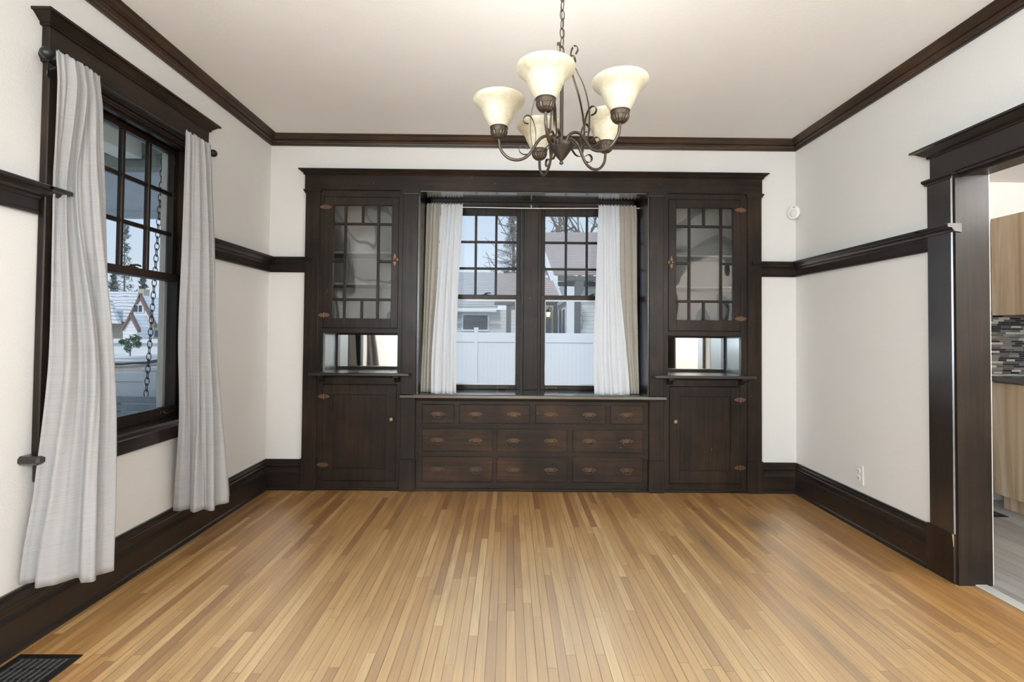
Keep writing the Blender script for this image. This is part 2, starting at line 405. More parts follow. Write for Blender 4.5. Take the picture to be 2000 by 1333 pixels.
# ------------------------------------------------------------------ mouldings
BASE = [(0, 0), (0.035, 0), (0.035, 0.010), (0.031, 0.019), (0.022, 0.024), (0.021, 0.128), (0.0165, 0.143), (0.0125, 0.153), (0.012, 0.172), (0.017, 0.179),
        (0.0195, 0.184), (0.0185, 0.189), (0.0145, 0.192), (0.014, 0.208), (0.0105, 0.216), (0.0085, 0.222), (0.0115, 0.226), (0.011, 0.232), (0, 0.232)]
CROWN = [(0, 2.678), (0.014, 2.678), (0.0155, 2.683), (0.013, 2.686), (0.0165, 2.688), (0.019, 2.700), (0.024, 2.703), (0.0285, 2.709), (0.0265, 2.716), (0.0215, 2.7185),
         (0.031, 2.7205), (0.043, 2.731), (0.053, 2.743), (0.066, 2.752), (0.066, 2.7572), (0, 2.7572)]
RAIL = [(0, 1.682), (0.017, 1.682), (0.0195, 1.686), (0.019, 1.693), (0.0155, 1.697), (0.0155, 1.738), (0.020, 1.741), (0.024, 1.747), (0.024, 1.752), (0.034, 1.757), (0.043, 1.765),
        (0.050, 1.776), (0.068, 1.778), (0.071, 1.782), (0.071, 1.792), (0.068, 1.796), (0, 1.796)]
SHELF = [(0.0, 1.752), (0.034, 1.757), (0.043, 1.765), (0.050, 1.776), (0.068, 1.778), (0.071, 1.782), (0.071, 1.792), (0.068, 1.796), (0.0, 1.796)]
# travel +y on the left wall: right-hand side is the room (side -1); travel +x on the back wall: room is to the right (-1); travel +y on right wall: room is left (+1)
def run(name, path, prof, side, m0, m1, mat, label, cat, extra=None):
    b = NB(); sweep(b, path, prof, side, m0, m1)
    for e in (extra or []): sweep(b, *e)
    return struct(name, b, mat, label, cat)
run('baseboard_left', [(XL, YR), (XL, YB)], BASE, -1, 0, -1, M['gloss_y'], 'tall dark moulded baseboard below the curtained window', 'baseboard')
b = NB(); sweep(b, [(XL, YB), (-1.585, YB)], BASE, -1, -1, 0)
struct('baseboard_back_left', b, M['oak_x'], 'short dark baseboard between left corner and built-in', 'baseboard')
b = NB(); sweep(b, [(1.969, YB), (XR, YB)], BASE, -1, 0, -1)
struct('baseboard_back_right', b, M['oak_x'], 'short dark baseboard between built-in and right corner', 'baseboard')
run('baseboard_right', [(XR, 2.572), (XR, YB)], BASE, 1, 0, -1, M['gloss_y'], 'dark moulded baseboard along the right wall under the outlet', 'baseboard')
run('trim_1', [(XL, YR), (XL, YB)], CROWN, -1, 0, -1, M['crown_y'], 'brown crown moulding along the top of the left wall', 'crown moulding')
run('trim_2', [(XL, YB), (XR, YB)], CROWN, -1, -1, -1, M['crown_x'], 'brown crown moulding along the top of the back wall', 'crown moulding')
run('trim_3', [(XR, YR), (XR, YB)], CROWN, 1, 0, -1, M['crown_y'], 'brown crown moulding along the top of the right wall', 'crown moulding')
run('trim_4', [(XL, YR), (XL, 1.915)], RAIL, -1, 0, 0, M['gloss_y'], 'dark plate rail on the left wall ending against the near curtain', 'plate rail', [([(XL, 1.90), (XL, 2.0)], SHELF, -1)])
run('trim_5', [(XL, 2.955), (XL, YB)], RAIL, -1, 0, -1, M['oak_y'], 'short dark plate rail between the far curtain and the corner', 'plate rail')
run('trim_6', [(XL, YB), (-1.589, YB)], RAIL, -1, -1, 0, M['oak_x'], 'short dark plate rail between left corner and built-in', 'plate rail', [([(-1.6, YB), (-1.535, YB)], SHELF, -1)])
run('trim_7', [(1.9665, YB), (XR, YB)], RAIL, -1, 0, -1, M['oak_x'], 'short dark plate rail between built-in and right corner', 'plate rail', [([(1.885, YB), (1.98, YB)], SHELF, -1)])
run('trim_8', [(XR, 2.556), (XR, YB)], RAIL, 1, 0, -1, M['gloss_y'], 'dark plate rail along the right wall up to the kitchen opening', 'plate rail', [([(XR, 2.385), (XR, 2.58)], SHELF, 1)])

def cornice(bm, path, z, h, out, side):
    """small moulded cornice cap with returned ends"""
    p = [(-0.004, z), (0.006, z), (0.010, z+h*0.12), (0.008, z+h*0.22), (out*0.32, z+h*0.34), (out*0.6, z+h*0.6), (out*0.78, z+h*0.76), (out, z+h*0.80), (out, z+h), (-0.004, z+h)]
    sweep(bm, path, p, side)
def cap(bm, path, z, h, out, side):
    p = [(-0.004, z), (out*0.35, z), (out*0.5, z+h*0.3), (out*0.9, z+h*0.55), (out, z+h*0.7), (out, z+h), (-0.004, z+h)]
    sweep(bm, path, p, side)

# ------------------------------------------------------------------ left window (structure) with casing, sashes, panes
def sash_x(bm, x0, x1, ya, yb, za, zb, st, tr, br, cols=0, rows=0, mw=0.02):
    """sash in a plane x = const; st stile, tr top rail, br bottom rail"""
    box(bm, x0, x1, ya, ya+st, za, zb, .003); box(bm, x0, x1, yb-st, yb, za, zb, .003)
    box(bm, x0, x1, ya+st-.002, yb-st+.002, zb-tr, zb, .003); box(bm, x0, x1, ya+st-.002, yb-st+.002, za, za+br, .003)
    gy0, gy1, gz0, gz1 = ya+st, yb-st, za+br, zb-tr
    for i in range(1, cols):
        y = gy0+(gy1-gy0)*i/cols; box(bm, x0+.006, x1-.002, y-mw/2, y+mw/2, gz0-.002, gz1+.002, .004)
    for j in range(1, rows):
        z = gz0+(gz1-gz0)*j/rows; box(bm, x0+.007, x1-.003, gy0-.002, gy1+.002, z-mw/2, z+mw/2, .004)
def sash_y(bm, y0, y1, xa, xb, za, zb, st, tr, br, cols=0, rows=0, mw=0.02):
    box(bm, xa, xa+st, y0, y1, za, zb, .003); box(bm, xb-st, xb, y0, y1, za, zb, .003)
    box(bm, xa+st-.002, xb-st+.002, y0, y1, zb-tr, zb, .003); box(bm, xa+st-.002, xb-st+.002, y0, y1, za, za+br, .003)
    gx0, gx1, gz0, gz1 = xa+st, xb-st, za+br, zb-tr
    for i in range(1, cols):
        x = gx0+(gx1-gx0)*i/cols; box(bm, x-mw/2, x+mw/2, y0+.002, y1-.006, gz0-.002, gz1+.002, .004)
    for j in range(1, rows):
        z = gz0+(gz1-gz0)*j/rows; box(bm, gx0-.002, gx1+.002, y0+.003, y1-.007, z-mw/2, z+mw/2, .004)

M['vinyl'] = plain('white_vinyl', (0.80, 0.81, 0.82), .45, 0, 0, .03, 3)
M['extpaint'] = plain('grey_beige_paint', (0.42, 0.41, 0.37), 0.5, 0, 0, 0.05, 10)
w1 = thing('window_1', 'dark framed double hung window behind the taupe curtains on the left wall', 'window', (XL, 2.43, WZ0), None, 'structure')
CF = XL+0.030   # face of the casing
b = NB(); box(b, XL, CF, 1.925, 2.045, WZ0-.02, 2.30, .004); box(b, XL, CF, 2.818, 2.945, WZ0-.02, 2.30, .004)
obj('casing', b, M['oak_z'], w1)
b = NB(); box(b, XL, CF+.002, 1.92, 2.95, 2.332, 2.452, .003); cap(b, [(XL, 1.925), (CF, 1.925), (CF, 2.945), (XL, 2.945)], 2.298, .036, .016, -1)
obj('head_board', b, M['oak_y'], w1)
b = NB(); cornice(b, [(XL, 1.92), (CF+.002, 1.92), (CF+.002, 2.95), (XL, 2.95)], 2.442, .05, .046, -1)
obj('head_cornice', b, M['oak_y'], w1)
b = NB(); box(b, XL-.06, XL+0.078, 1.875, 2.995, 0.703, 0.737, .009); obj('stool', b, M['gloss_y'], w1)
b = NB(); box(b, XL, XL+.022, 1.932, 2.94, 0.622, 0.704, .004); obj('apron', b, M['gloss_y'], w1)
b = NB()   # inner jambs, head and stops
for (ya, yb) in ((WY0-.002, WY0+.014), (WY1-.014, WY1+.002)):
    box(b, XL-.115, XL+.02, ya, yb, .73, 2.29)
box(b, XL-.115, XL+.02, WY0, WY1, 2.272, 2.29)
for (ya, yb) in ((WY0+.012, WY0+.028), (WY1-.028, WY1-.012)):
    box(b, XL-.026, XL+.008, ya, yb, .73, 2.276, .003)
box(b, XL-.026, XL+.008, WY0+.012, WY1-.012, 2.258, 2.276, .003)
box(b, XL-.010, XL+.026, WY0+.012, WY1-.012, 2.282, 2.299, .003)
obj('jamb', b, M['oak_z'], w1)
b = NB()   # outer jambs and blind stop, painted
box(b, XL-.172, XL-.110, WY1-.004, WY1+.06, .68, 2.33, .003); box(b, XL-.172, XL-.110, WY0-.06, WY0+.004, .68, 2.33, .003); box(b, XL-.172, XL-.110, WY0-.06, WY1+.06, 2.268, 2.36, .003)
box(b, XL-.135, XL-.125, WY1-.02, WY1, .7, 2.28); box(b, XL-.24, XL-.09, WY0-.06, WY1+.06, .66, .715, .004)
obj('outer_frame', b, M['extpaint'], w1)
up = NB(); sash_x(up, XL-.098, XL-.064, 2.034, 2.826, 1.505, 2.272, .040, .034, .040, 4, 3, .021)
us = obj('upper_sash', up, M['oak_z'], w1)
lo = NB(); sash_x(lo, XL-.060, XL-.028, 2.034, 2.826, .738, 1.545, .040, .040, .060)
ls = obj('lower_sash', lo, M['oak_z'], w1)
b = NB(); box(b, XL-.0825, XL-.0795, 2.07, 2.79, 1.543, 2.24); obj('pane', b, M['glass'], us)
b = NB(); box(b, XL-.0455, XL-.0425, 2.07, 2.79, .796, 1.506); obj('pane', b, M['glass'], ls)
def sash_lock_x(par, x, y, z):
    b = NB(); lathe(b, [(0, 0), (.016, 0), (.016, .006), (.011, .010), (.009, .016), (0, .017)], (x, y, z), 14)
    box(b, x-.008, x+.012, y-.035, y+.03, z, z+.005, .002); tube(b, [(x, y, z+.012), (x+.012, y+.02, z+.016), (x+.010, y+.045, z+.013)], .005, 8)
    obj('sash_lock', b, M['bronze_dk'], par, True)
sash_lock_x(ls, XL-.045, 2.47, 1.545)
def pull(par, c, along):
    """recessed flush bar lift on a sash rail"""
    b = NB(); cx, cy, cz = c
    if along == 'y':
        box(b, cx, cx+.004, cy-.05, cy+.05, cz-.014, cz+.014, .002); tube(b, [(cx+.004, cy-.032, cz+.006), (cx+.018, cy-.026, cz-.004), (cx+.018, cy+.026, cz-.004), (cx+.004, cy+.032, cz+.006)], .0038, 8)
    else:
        box(b, cx-.05, cx+.05, cy-.004, cy, cz-.012, cz+.012, .002); tube(b, [(cx-.032, cy-.004, cz+.005), (cx-.026, cy-.018, cz-.003), (cx+.026, cy-.018, cz-.003), (cx+.032, cy-.004, cz+.005)], .0038, 8)
    obj('sash_lift', b, M['bronze_dk'], par, True)
pull(ls, (XL-.028, 2.72, .768), 'y')

# ------------------------------------------------------------------ back windows
def back_window(name, xa, xb, lx, label):
    w = thing(name, label, 'window', ((xa+xb)/2, 4.1, .745), None, 'structure')
    b = NB()
    box(b, xa-.004, xa+.024, 4.045, 4.2, .74, 2.32); box(b, xb-.024, xb+.004, 4.045, 4.2, .74, 2.32); box(b, xa, xb, 4.045, 4.2, 2.288, 2.325)
    box(b, xa, xb, 4.058, 4.2, .70, .7495); obj('jamb', b, M['oak_z'], w)
    b = NB(); sash_y(b, 4.103, 4.135, xa+.026, xb-.026, 1.508, 2.286, .038, .062, .036, 4, 3, .020); us = obj('upper_sash', b, M['oak_z'], w)
    b = NB(); sash_y(b, 4.066, 4.1, xa+.026, xb-.026, .750, 1.543, .038, .036, .034); ls = obj('lower_sash', b, M['oak_z'], w)
    b = NB(); box(b, xa+.06, xb-.06, 4.1175, 4.1205, 1.54, 2.228); obj('pane', b, M['glass'], us)
    b = NB(); box(b, xa+.06, xb-.06, 4.0815, 4.0845, .782, 1.51); obj('pane', b, M['glass'], ls)
    b = NB(); x0, x1 = xa+.0635, xb-.0635; box(b, x0, x1, 4.0865, 4.096, .783, .796, .002); box(b, x0, x1, 4.0865, 4.096, 1.493, 1.508, .002); box(b, x0, x0+.008, 4.0865, 4.096, .79, 1.5, .002); box(b, x1-.008, x1, 4.0865, 4.096, .79, 1.5, .002)
    obj('glazing_bead', b, M['vinyl'], ls, label='white painted bead around the pane')
    b = NB(); lathe(b, [(0, 0), (.014, 0), (.014, .006), (.009, .014), (0, .015)], (lx, 4.082, 1.543), 12); box(b, lx-.03, lx+.03, 4.075, 4.09, 1.543, 1.548, .002)
    tube(b, [(lx, 4.08, 1.556), (lx+.025, 4.07, 1.56), (lx+.042, 4.068, 1.557)], .0045, 8); obj('sash_lock', b, M['bronze_dk'], ls, True)
    return w, ls
w2, l2 = back_window('window_2', AX0, .122, -.20, 'dark twelve pane window in the alcove, left of its centre post')
w3, l3 = back_window('window_3', .238, AX1, .70, 'dark twelve pane window in the alcove, right of its centre post')
pull(l3, (.36, 4.066, .767), 'x'); pull(l2, (-.05, 4.066, .767), 'x')
b = NB(); box(b, .119, .241, 4.035, 4.19, .7487, 2.30, .003)
box(b, AX0, AX0+.04, 4.04, 4.06, .7487, 2.32, .003); box(b, AX1-.04, AX1, 4.04, 4.06, .7487, 2.32, .003); box(b, AX0, AX1, 4.04, 4.06, 2.292, 2.32, .003)
struct('trim_9', b, M['oak_z'], 'dark post and casing around the two windows in the alcove', 'window casing')
b = NB(); box(b, AX0-.016, AX0, 3.757, 4.1, .7487, AZ); box(b, AX1, AX1+.016, 3.757, 4.1, .7487, AZ)
struct('trim_10', b, M['side_z'], 'dark glossy side boards of the window alcove', 'alcove lining')
b = NB(); box(b, AX0-.016, AX1+.016, 3.757, 4.1, AZ, AZ+.02)
struct('trim_11', b, M['seat_x'], 'dark glossy board under the top of the window alcove', 'alcove lining')

# ------------------------------------------------------------------ built-in surround: frieze, cornice, pilasters
PF = 3.745                      # pilaster face
PIL = [(-1.589, -1.479), (-.831, -.716), (1.090, 1.201), (1.857, 1.966)]
b = NB(); box(b, -1.598, 1.972, PF, 3.80, 2.327, 2.447, .003)
t12 = struct('trim_12', b, M['oak_x'], 'dark wooden surround of the built-in with frieze, cornice and pilasters', 'built-in surround')
b = NB(); cornice(b, [(-1.598, YB), (-1.598, PF), (1.972, PF), (1.972, YB)], 2.443, .04, .038, -1); obj('cornice', b, M['oak_x'], t12)
for (xa, xb) in PIL:
    b = NB(); box(b, xa, xb, PF, 3.80, .24, 2.305, .003); pz = obj('pilaster', b, M['oak_z'], t12)
    b = NB(); cap(b, [(xa, 3.79), (xa, PF), (xb, PF), (xb, 3.79)], 2.299, .028, .014, -1); obj('capital', b, M['oak_x'], pz)
    b = NB(); box(b, xa-.005, xb+.006, PF-.008, 3.80, 0.0, .247, .003); obj('plinth', b, M['oak_z'], pz)

# ------------------------------------------------------------------ hardware shapes
def leaf_plate(sx, sz, n=3):
    """ornamental outline with lobed, pointed ends (half width sx, half height sz)"""
    right = [(0.10, 1.0), (0.22, .62), (0.34, .95), (0.46, .98), (0.52, .60), (0.60, .80), (0.70, .70), (0.74, .36), (0.84, .42), (1.0, 0.0)]
    top = [(-x, z) for x, z in right[::-1]] + right
    bot = [(x, -z) for x, z in top[1:-1][::-1]]
    return [(x*sx, z*sz) for x, z in top+bot]
def hinge(par, x, y, z, w=.047, h=.0175):
    b = NB(); prism(b, [(x+a, z+c) for a, c in leaf_plate(w, h)], 'y', y-.003, y+.001); tube(b, [(x, y-.005, z-.021), (x, y-.005, z+.021)], .004, 8)
    lathe(b, [(0, -.0255), (.004, -.022), (0, -.0205)], (x, y-.005, z), 8); lathe(b, [(0, .0205), (.004, .022), (0, .0255)], (x, y-.005, z), 8)
    for dx in (-.026, -.014, .014, .026): lathe(b, [(.003, -.0035), (.0025, -.0048), (0, -.0052)], (x+dx, y, z), 8, None, 'y')
    return obj('hinge', b, M['copper'], par)
def knob(par, x, y, z):
    b = NB(); lathe(b, [(.009, 0), (.010, -.003), (.006, -.008), (.006, -.014), (.013, -.018), (.0155, -.024), (.012, -.030), (0, -.032)], (x, y, z), 18, None, 'y')
    return obj('knob', b, M['knob'], par, True)
def latch(par, x, y, z, s=1):
    b = NB(); pl = [(c*.62, a*1.0) for a, c in leaf_plate(.05, .017)]
    prism(b, [(x+a, z+c) for a, c in pl], 'y', y-.003, y+.001)
    box(b, x-.014, x+.014, y-.012, y-.002, z-.013, z+.013, .003); box(b, x+s*.016, x+s*.030, y-.009, y+.001, z-.013, z+.013, .003)
    box(b, x+s*.010, x+s*.022, y-.008, y-.003, z-.004, z+.004)
    lathe(b, [(.0045, -.01), (.0045, -.018), (.010, -.020), (.011, -.026), (.007, -.031), (0, -.032)], (x, y, z), 14, None, 'y')
    return obj('latch', b, M['copper'], par)
def bail_pull(par, x, y, z):
    b = NB(); prism(b, [(x+a, z+c) for a, c in leaf_plate(.056, .0175)], 'y', y-.0025, y+.001)
    for s in (-1, 1): lathe(b, [(.006, 0), (.006, -.010), (.0075, -.012), (.006, -.017), (0, -.018)], (x+s*.030, y, z-.002), 10, None, 'y')
    tube(b, [(x-.030, y-.013, z-.002), (x-.031, y-.016, z-.012), (x-.024, y-.019, z-.023), (x-.012, y-.020, z-.0265), (x+.012, y-.020, z-.0265), (x+.024, y-.019, z-.023), (x+.031, y-.016, z-.012), (x+.030, y-.013, z-.002)], .0035, 8)
    return obj('bail_pull', b, M['brass'], par)

# ------------------------------------------------------------------ china cabinets
FF = 3.757     # face frame plane
def china_cabinet(side):
    L = side == 'L'
    if L:
        xa, xb = -1.479, -.831; dx = (-1.444, -.866); dz = (1.2524, 2.272); gx = (-1.3735, -.9203); gz = (1.327, 2.210)
        nx = (-1.430, -.867); ld = (-1.430, -.8655); lz = (.0755, .8127); pn = (-1.3545, -.946); pz = (.171, .7363); kx = -.898; hx = dx[0]+.010; lx = -.892; led = (-1.514, -.754)
        hxl = -1.425; kz = .5525; s = 1
        lab = 'dark built-in china cabinet to the left of the window seat'
    else:
        xa, xb = 1.201, 1.857; dx = (1.2411, 1.806); dz = (1.2524, 2.281); gx = (1.3009, 1.7455); gz = (1.337, 2.217)
        nx = (1.237, 1.804); ld = (1.252, 1.800); lz = (.0707, .818); pn = (1.331, 1.7265); pz = (.1686, .7425); kx = 1.2896; hx = dx[1]-.002; lx = 1.2625; led = (1.1144, 1.8845)
        hxl = 1.798; kz = .5533; s = -1
        lab = 'dark built-in china cabinet to the right of the window seat'
    t = thing('china_cabinet', lab, 'cabinet', ((xa+xb)/2, 3.9, 0))
    nz = (.912, 1.213)
    b = NB()   # face frame
    box(b, xa, dx[0]-.002, FF, FF+.022, .02, 2.327); box(b, dx[1]+.002, xb, FF, FF+.022, .02, 2.327)
    for (za, zb) in ((dz[1]+.002, 2.327), (nz[1], dz[0]-.002), (lz[1]+.003, .889), (.024, lz[0]-.003)):
        box(b, dx[0]-.003, dx[1]+.003, FF, FF+.022, za, zb, .002)
    box(b, xa-.01, ld[0]-.003, FF+.001, FF+.022, .024, .889); box(b, ld[1]+.003, xb+.01, FF+.001, FF+.022, .024, .889)
    obj('face_frame', b, M['oak_z'], t)
    b = NB(); box(b, xa-.02, xb+.02, FF-.006, FF+.02, 0, .025, .006); obj('shoe', b, M['oak_x'], t)
    b = NB()   # carcass: sides, top, bottom, back, dividing decks
    box(b, xa-.03, xa, FF+.024, 4.09, 0, 2.40); box(b, xb, xb+.03, FF+.024, 4.09, 0, 2.40)
    box(b, xa, xb, 4.07, 4.09, 0, 2.40); box(b, xa, xb, FF+.024, 4.07, 2.325, 2.345); box(b, xa, xb, FF+.024, 4.07, 1.225, 1.25)
    obj('carcass', b, M['cabint'], t)
    for z in (1.60, 1.85):
        b = NB(); box(b, xa+.001, xb-.001, FF+.06, 4.068, z-.009, z+.009, .003); obj('shelf', b, M['cabint'], t)
    # display niche
    for (p, q) in ((nx[0]-.02, nx[0]-.001), (nx[1]+.001, nx[1]+.02)):
        b = NB(); box(b, p, q, FF+.023, 4.05, nz[0], nz[1]); obj('niche_side', b, M['nichelin'], t)
    b = NB(); box(b, nx[0], nx[1], FF+.023, 4.05, nz[1]-.003, nz[1]+.01)
    for (p, q) in ((nx[0], nx[0]+.014), (nx[1]-.014, nx[1])): box(b, p, q, 4.02, 4.05, nz[0], nz[1])
    box(b, nx[0], nx[1], 4.035, 4.055, nz[0]-.002, nz[0]+.022); box(b, nx[0], nx[1], 4.035, 4.055, nz[1]-.018, nz[1])
    obj('mirror_frame', b, M['oak_x'], t)
    b = NB(); box(b, nx[0]+.010, nx[1]-.010, 4.046, 4.056, nz[0]+.015, nz[1]-.012); obj('mirror', b, M['mirror'], t)
    b = NB(); box(b, led[0], led[1], 3.668, PF+.004, .8875, .912, .004); box(b, nx[0]-.02, nx[1]+.02, PF, 4.045, .8875, .912, .002)
    obj('ledge', b, M['gloss_x'], t)
    for bx_ in (ld[0]-.004, ld[1]+.006):
        b = NB(); prism(b, [(PF+.012, .888), (3.690, .888), (3.690, .874), (3.712, .864), (3.728, .846), (3.738, .838), (PF+.012, .836)], 'x', bx_-.019, bx_+.019); obj('bracket', b, M['oak_z'], t)
    b = NB(); sweep(b, [(ld[0]+.015, FF), (ld[1]-.013, FF)], [(0, .868), (.008, .868), (.012, .878), (.022, .882), (.022, .8885), (0, .8885)], -1); obj('bed_moulding', b, M['oak_x'], t)
    # glazed door
    y0, y1 = FF-.004, FF+.020
    b = NB(); box(b, dx[0], gx[0], y0, y1, dz[0], dz[1], .002); box(b, gx[1], dx[1], y0, y1, dz[0], dz[1], .002)
    box(b, gx[0]-.001, gx[1]+.001, y0, y1, gz[1], dz[1], .002); box(b, gx[0]-.001, gx[1]+.001, y0, y1, dz[0], gz[0], .002)
    mw = .0195; W = (gx[1]-gx[0]); hz = [gz[1]-.146, (gz[0]+gz[1])/2+.003, gz[0]+.146]
    vx = [gx[0]+W*.203, gx[0]+W*.5, gx[0]+W*.770] if L else [gx[0]+W*.235, gx[0]+W*.49, gx[0]+W*.795]
    for i in (0, 2): box(b, vx[i]-mw/2, vx[i]+mw/2, y0+.003, y1-.004, gz[0]-.001, gz[1]+.001, .003)
    for z0_, z1_ in ((hz[0], gz[1]), (gz[0], hz[2])): box(b, vx[1]-mw/2, vx[1]+mw/2, y0+.003, y1-.004, z0_, z1_+.001, .003)
    for z in (hz[0], hz[2]): box(b, gx[0]-.001, gx[1]+.001, y0+.0035, y1-.0045, z-mw/2, z+mw/2, .003)
    box(b, gx[0], vx[0], y0+.0035, y1-.0045, hz[1]-mw/2, hz[1]+mw/2, .003); box(b, vx[2], gx[1], y0+.0035, y1-.0045, hz[1]-mw/2, hz[1]+mw/2, .003)
    d = obj('glazed_door', b, M['oak_z'], t)
    b = NB(); box(b, gx[0]-.004, gx[1]+.004, FF+.0105, FF+.0135, gz[0]-.004, gz[1]+.004); obj('pane', b, M['oldglass'], d)
    hinge(d, hx, y0-.001, dz[1]-.080); hinge(d, hx, y0-.001, dz[0]+.098); latch(d, lx, y0-.001, 1.785, s)
    # panelled lower door
    y0, y1 = FF-.005, FF+.018
    b = NB(); box(b, ld[0], pn[0], y0, y1, lz[0], lz[1], .002); box(b, pn[1], ld[1], y0, y1, lz[0], lz[1], .002)
    box(b, pn[0]-.001, pn[1]+.001, y0, y1, pz[1], lz[1], .002); box(b, pn[0]-.001, pn[1]+.001, y0, y1, lz[0], pz[0], .002)
    d = obj('panelled_door', b, M['oak_z'], t)
    b = NB(); box(b, pn[0]-.005, pn[1]+.005, y0+.012, y1-.002, pz[0]-.005, pz[1]+.005); obj('panel', b, M['oak_z'], d)
    hinge(d, hxl, y0-.001, .7215); hinge(d, hxl, y0-.001, .1975); knob(d, kx, y0, kz)
    return t
china_cabinet('L'); china_cabinet('R')

# ------------------------------------------------------------------ drawer chest under the window seat
ch = thing('drawer_chest', 'dark built-in chest of ten drawers under the window seat', 'chest of drawers', (.19, 3.9, 0))
DRW = [(-.6661, -.416, .5205, .6655, [-.543]), (-.3785, .1688, .5215, .6668, [-.2518, .0429]), (.2112, .7555, .5230, .6685, [.3328, .6304]), (.7922, 1.0459, .5240, .6695, [.9185]),
       (-.6645, -.119, .3035, .4795, [-.5421, -.250]), (-.0855, .4581, .3048, .4802, [.043, .331]), (.4994, 1.0451, .3060, .4810, [.627, .9185]),
       (-.6635, -.117, .0705, .2640, [-.5394, -.247]), (-.0834, .4597, .0725, .2660, [.044, .333]), (.5008, 1.0459, .0745, .2675, [.627, .9185])]
b = NB()
xsr = {0: [-.716, *[v for d_ in DRW[:4] for v in d_[:2]], 1.09], 1: [-.716, *[v for d_ in DRW[4:7] for v in d_[:2]], 1.09], 2: [-.716, *[v for d_ in DRW[7:] for v in d_[:2]], 1.09]}
zr = [(.522, .668), (.305, .480), (.0725, .266)]
for (za, zb) in ((.668, .717), (.480, .522), (.266, .305), (.0, .0725)): box(b, -.716, 1.09, FF+.004, FF+.022, za, zb)
for r in (0, 1, 2):
    X = xsr[r]
    for i in range(0, len(X), 2): box(b, X[i], X[i+1], FF+.0045, FF+.022, zr[r][0]-.003, zr[r][1]+.003)
box(b, -.716, 1.09, 3.83, 3.85, 0, .715)
obj('face_frame', b, M['oak_x'], ch)
b = NB(); box(b, -.716, 1.09, FF-.008, FF+.01, 0, .022, .005); obj('shoe', b, M['front_x'], ch)
b = NB(); sweep(b, [(-.716, FF+.004), (1.09, FF+.004)], [(0, .694), (.007, .694), (.011, .703), (.020, .708), (.020, .7165), (0, .7165)], -1); obj('bed_moulding', b, M['oak_x'], ch)
for (x0, x1, z0, z1, hs) in DRW:
    b = NB(); box(b, x0, x1, FF-.003, FF+.02, z0, z1, .0035); box(b, x0+.01, x1-.01, FF+.019, 3.82, z0+.01, z1-.012)
    d = obj('drawer', b, M['front_x'], ch)
    for hx_ in hs: bail_pull(d, hx_, FF-.003, (z0+z1)/2)
b = NB(); box(b, -.8346, 1.2175, 3.70, PF, .7175, .7487, .006); box(b, AX0-.002, AX1+.002, PF-.006, 4.06, .719, .7485)
tag(obj('window_seat', b, M['seat_x']), 'dark glossy window seat board running below both alcove windows', 'window seat')

# ------------------------------------------------------------------ cased opening to the kitchen
t13 = thing('trim_13', 'dark glossy casing of the wide opening into the kitchen', 'door casing', (XR, 2.48, 0), None, 'structure')
OF = XR-.0276
for (ya, yb) in ((2.41, 2.556), (1.0, 1.14)):
    b = NB(); box(b, OF, XR+.001, ya, yb, .24, 2.037, .005); c_ = obj('casing', b, M['gloss_z'], t13)
    b = NB(); cap(b, [(XR, ya), (OF, ya), (OF, yb), (XR, yb)], 2.031, .030, .016, 1); obj('capital', b, M['gloss_y'], c_)
    b = NB(); box(b, OF-.007, XR+.001, ya-.004, yb+.016, 0, .246, .004); obj('plinth', b, M['oak_z'], c_)
b = NB(); box(b, OF, XR+.001, .99, 2.5365, 2.058, 2.176, .003); obj('head_board', b, M['gloss_y'], t13)
b = NB(); cornice(b, [(XR, .99), (OF, .99), (OF, 2.5365), (XR, 2.5365)], 2.170, .052, .060, 1); obj('head_cornice', b, M['gloss_y'], t13)
b = NB(); box(b, OF+.006, XR+.148, 2.396, 2.413, 0, 2.06); box(b, OF+.006, XR+.148, 1.137, 1.152, 0, 2.06)
obj('jamb', b, M['oak_z'], t13)
b = NB(); box(b, OF+.006, XR+.148, 1.14, 2.41, 2.045, 2.062); box(b, OF+.03, OF+.05, 1.15, 2.398, 2.030, 2.046); obj('jamb_head', b, M['gloss_y'], t13)
b = NB(); prism(b, [(2.4085, .246), (2.416, .246), (2.4085, .185)], 'x', OF-.0085, OF-.0065); obj('chip', b, M['tan'], t13, label='bare wood chip on the corner of the plinth')
b = NB(); box(b, XR+.149, XR+.158, 2.402, 2.46, 0, 2.06); struct('trim_14', b, M['kwall'], 'cream edge of the wall on the kitchen side of the opening', 'wall edge')
b = NB(); box(b, 2.312, 2.372, 1.15, 2.41, 0, .007, .003); struct('trim_15', b, M['steel'], 'pale metal threshold strip between oak and grey floors', 'threshold')

# ------------------------------------------------------------------ small wall and floor things
ol = thing('wall_outlet', 'white wall outlet low on the right wall above the baseboard', 'outlet', (XR, 3.101, .341))
b = NB(); box(b, XR-.006, XR, 3.061, 3.141, .279, .402, .003); obj('cover_plate', b, M['almond'], ol)
for z in (.318, .363):
    b = NB(); lathe(b, [(0, -.0085), (.0155, -.0085), (.017, -.006)], (XR, 3.101, z), 20, None, 'x'); r_ = obj('receptacle', b, M['almond'], ol)
    b = NB(); box(b, XR-.0092, XR-.0080, 3.0935, 3.0955, z-.002, z+.007); box(b, XR-.0092, XR-.0080, 3.1065, 3.1085, z-.002, z+.007); box(b, XR-.0092, XR-.0080, 3.099, 3.103, z-.011, z-.007); obj('slots', b, M['void'], r_)
ms = thing('motion_sensor', 'small round white sensor high in the right back corner', 'sensor', (XR-.02, YB-.02, 2.19))
b = NB(); 
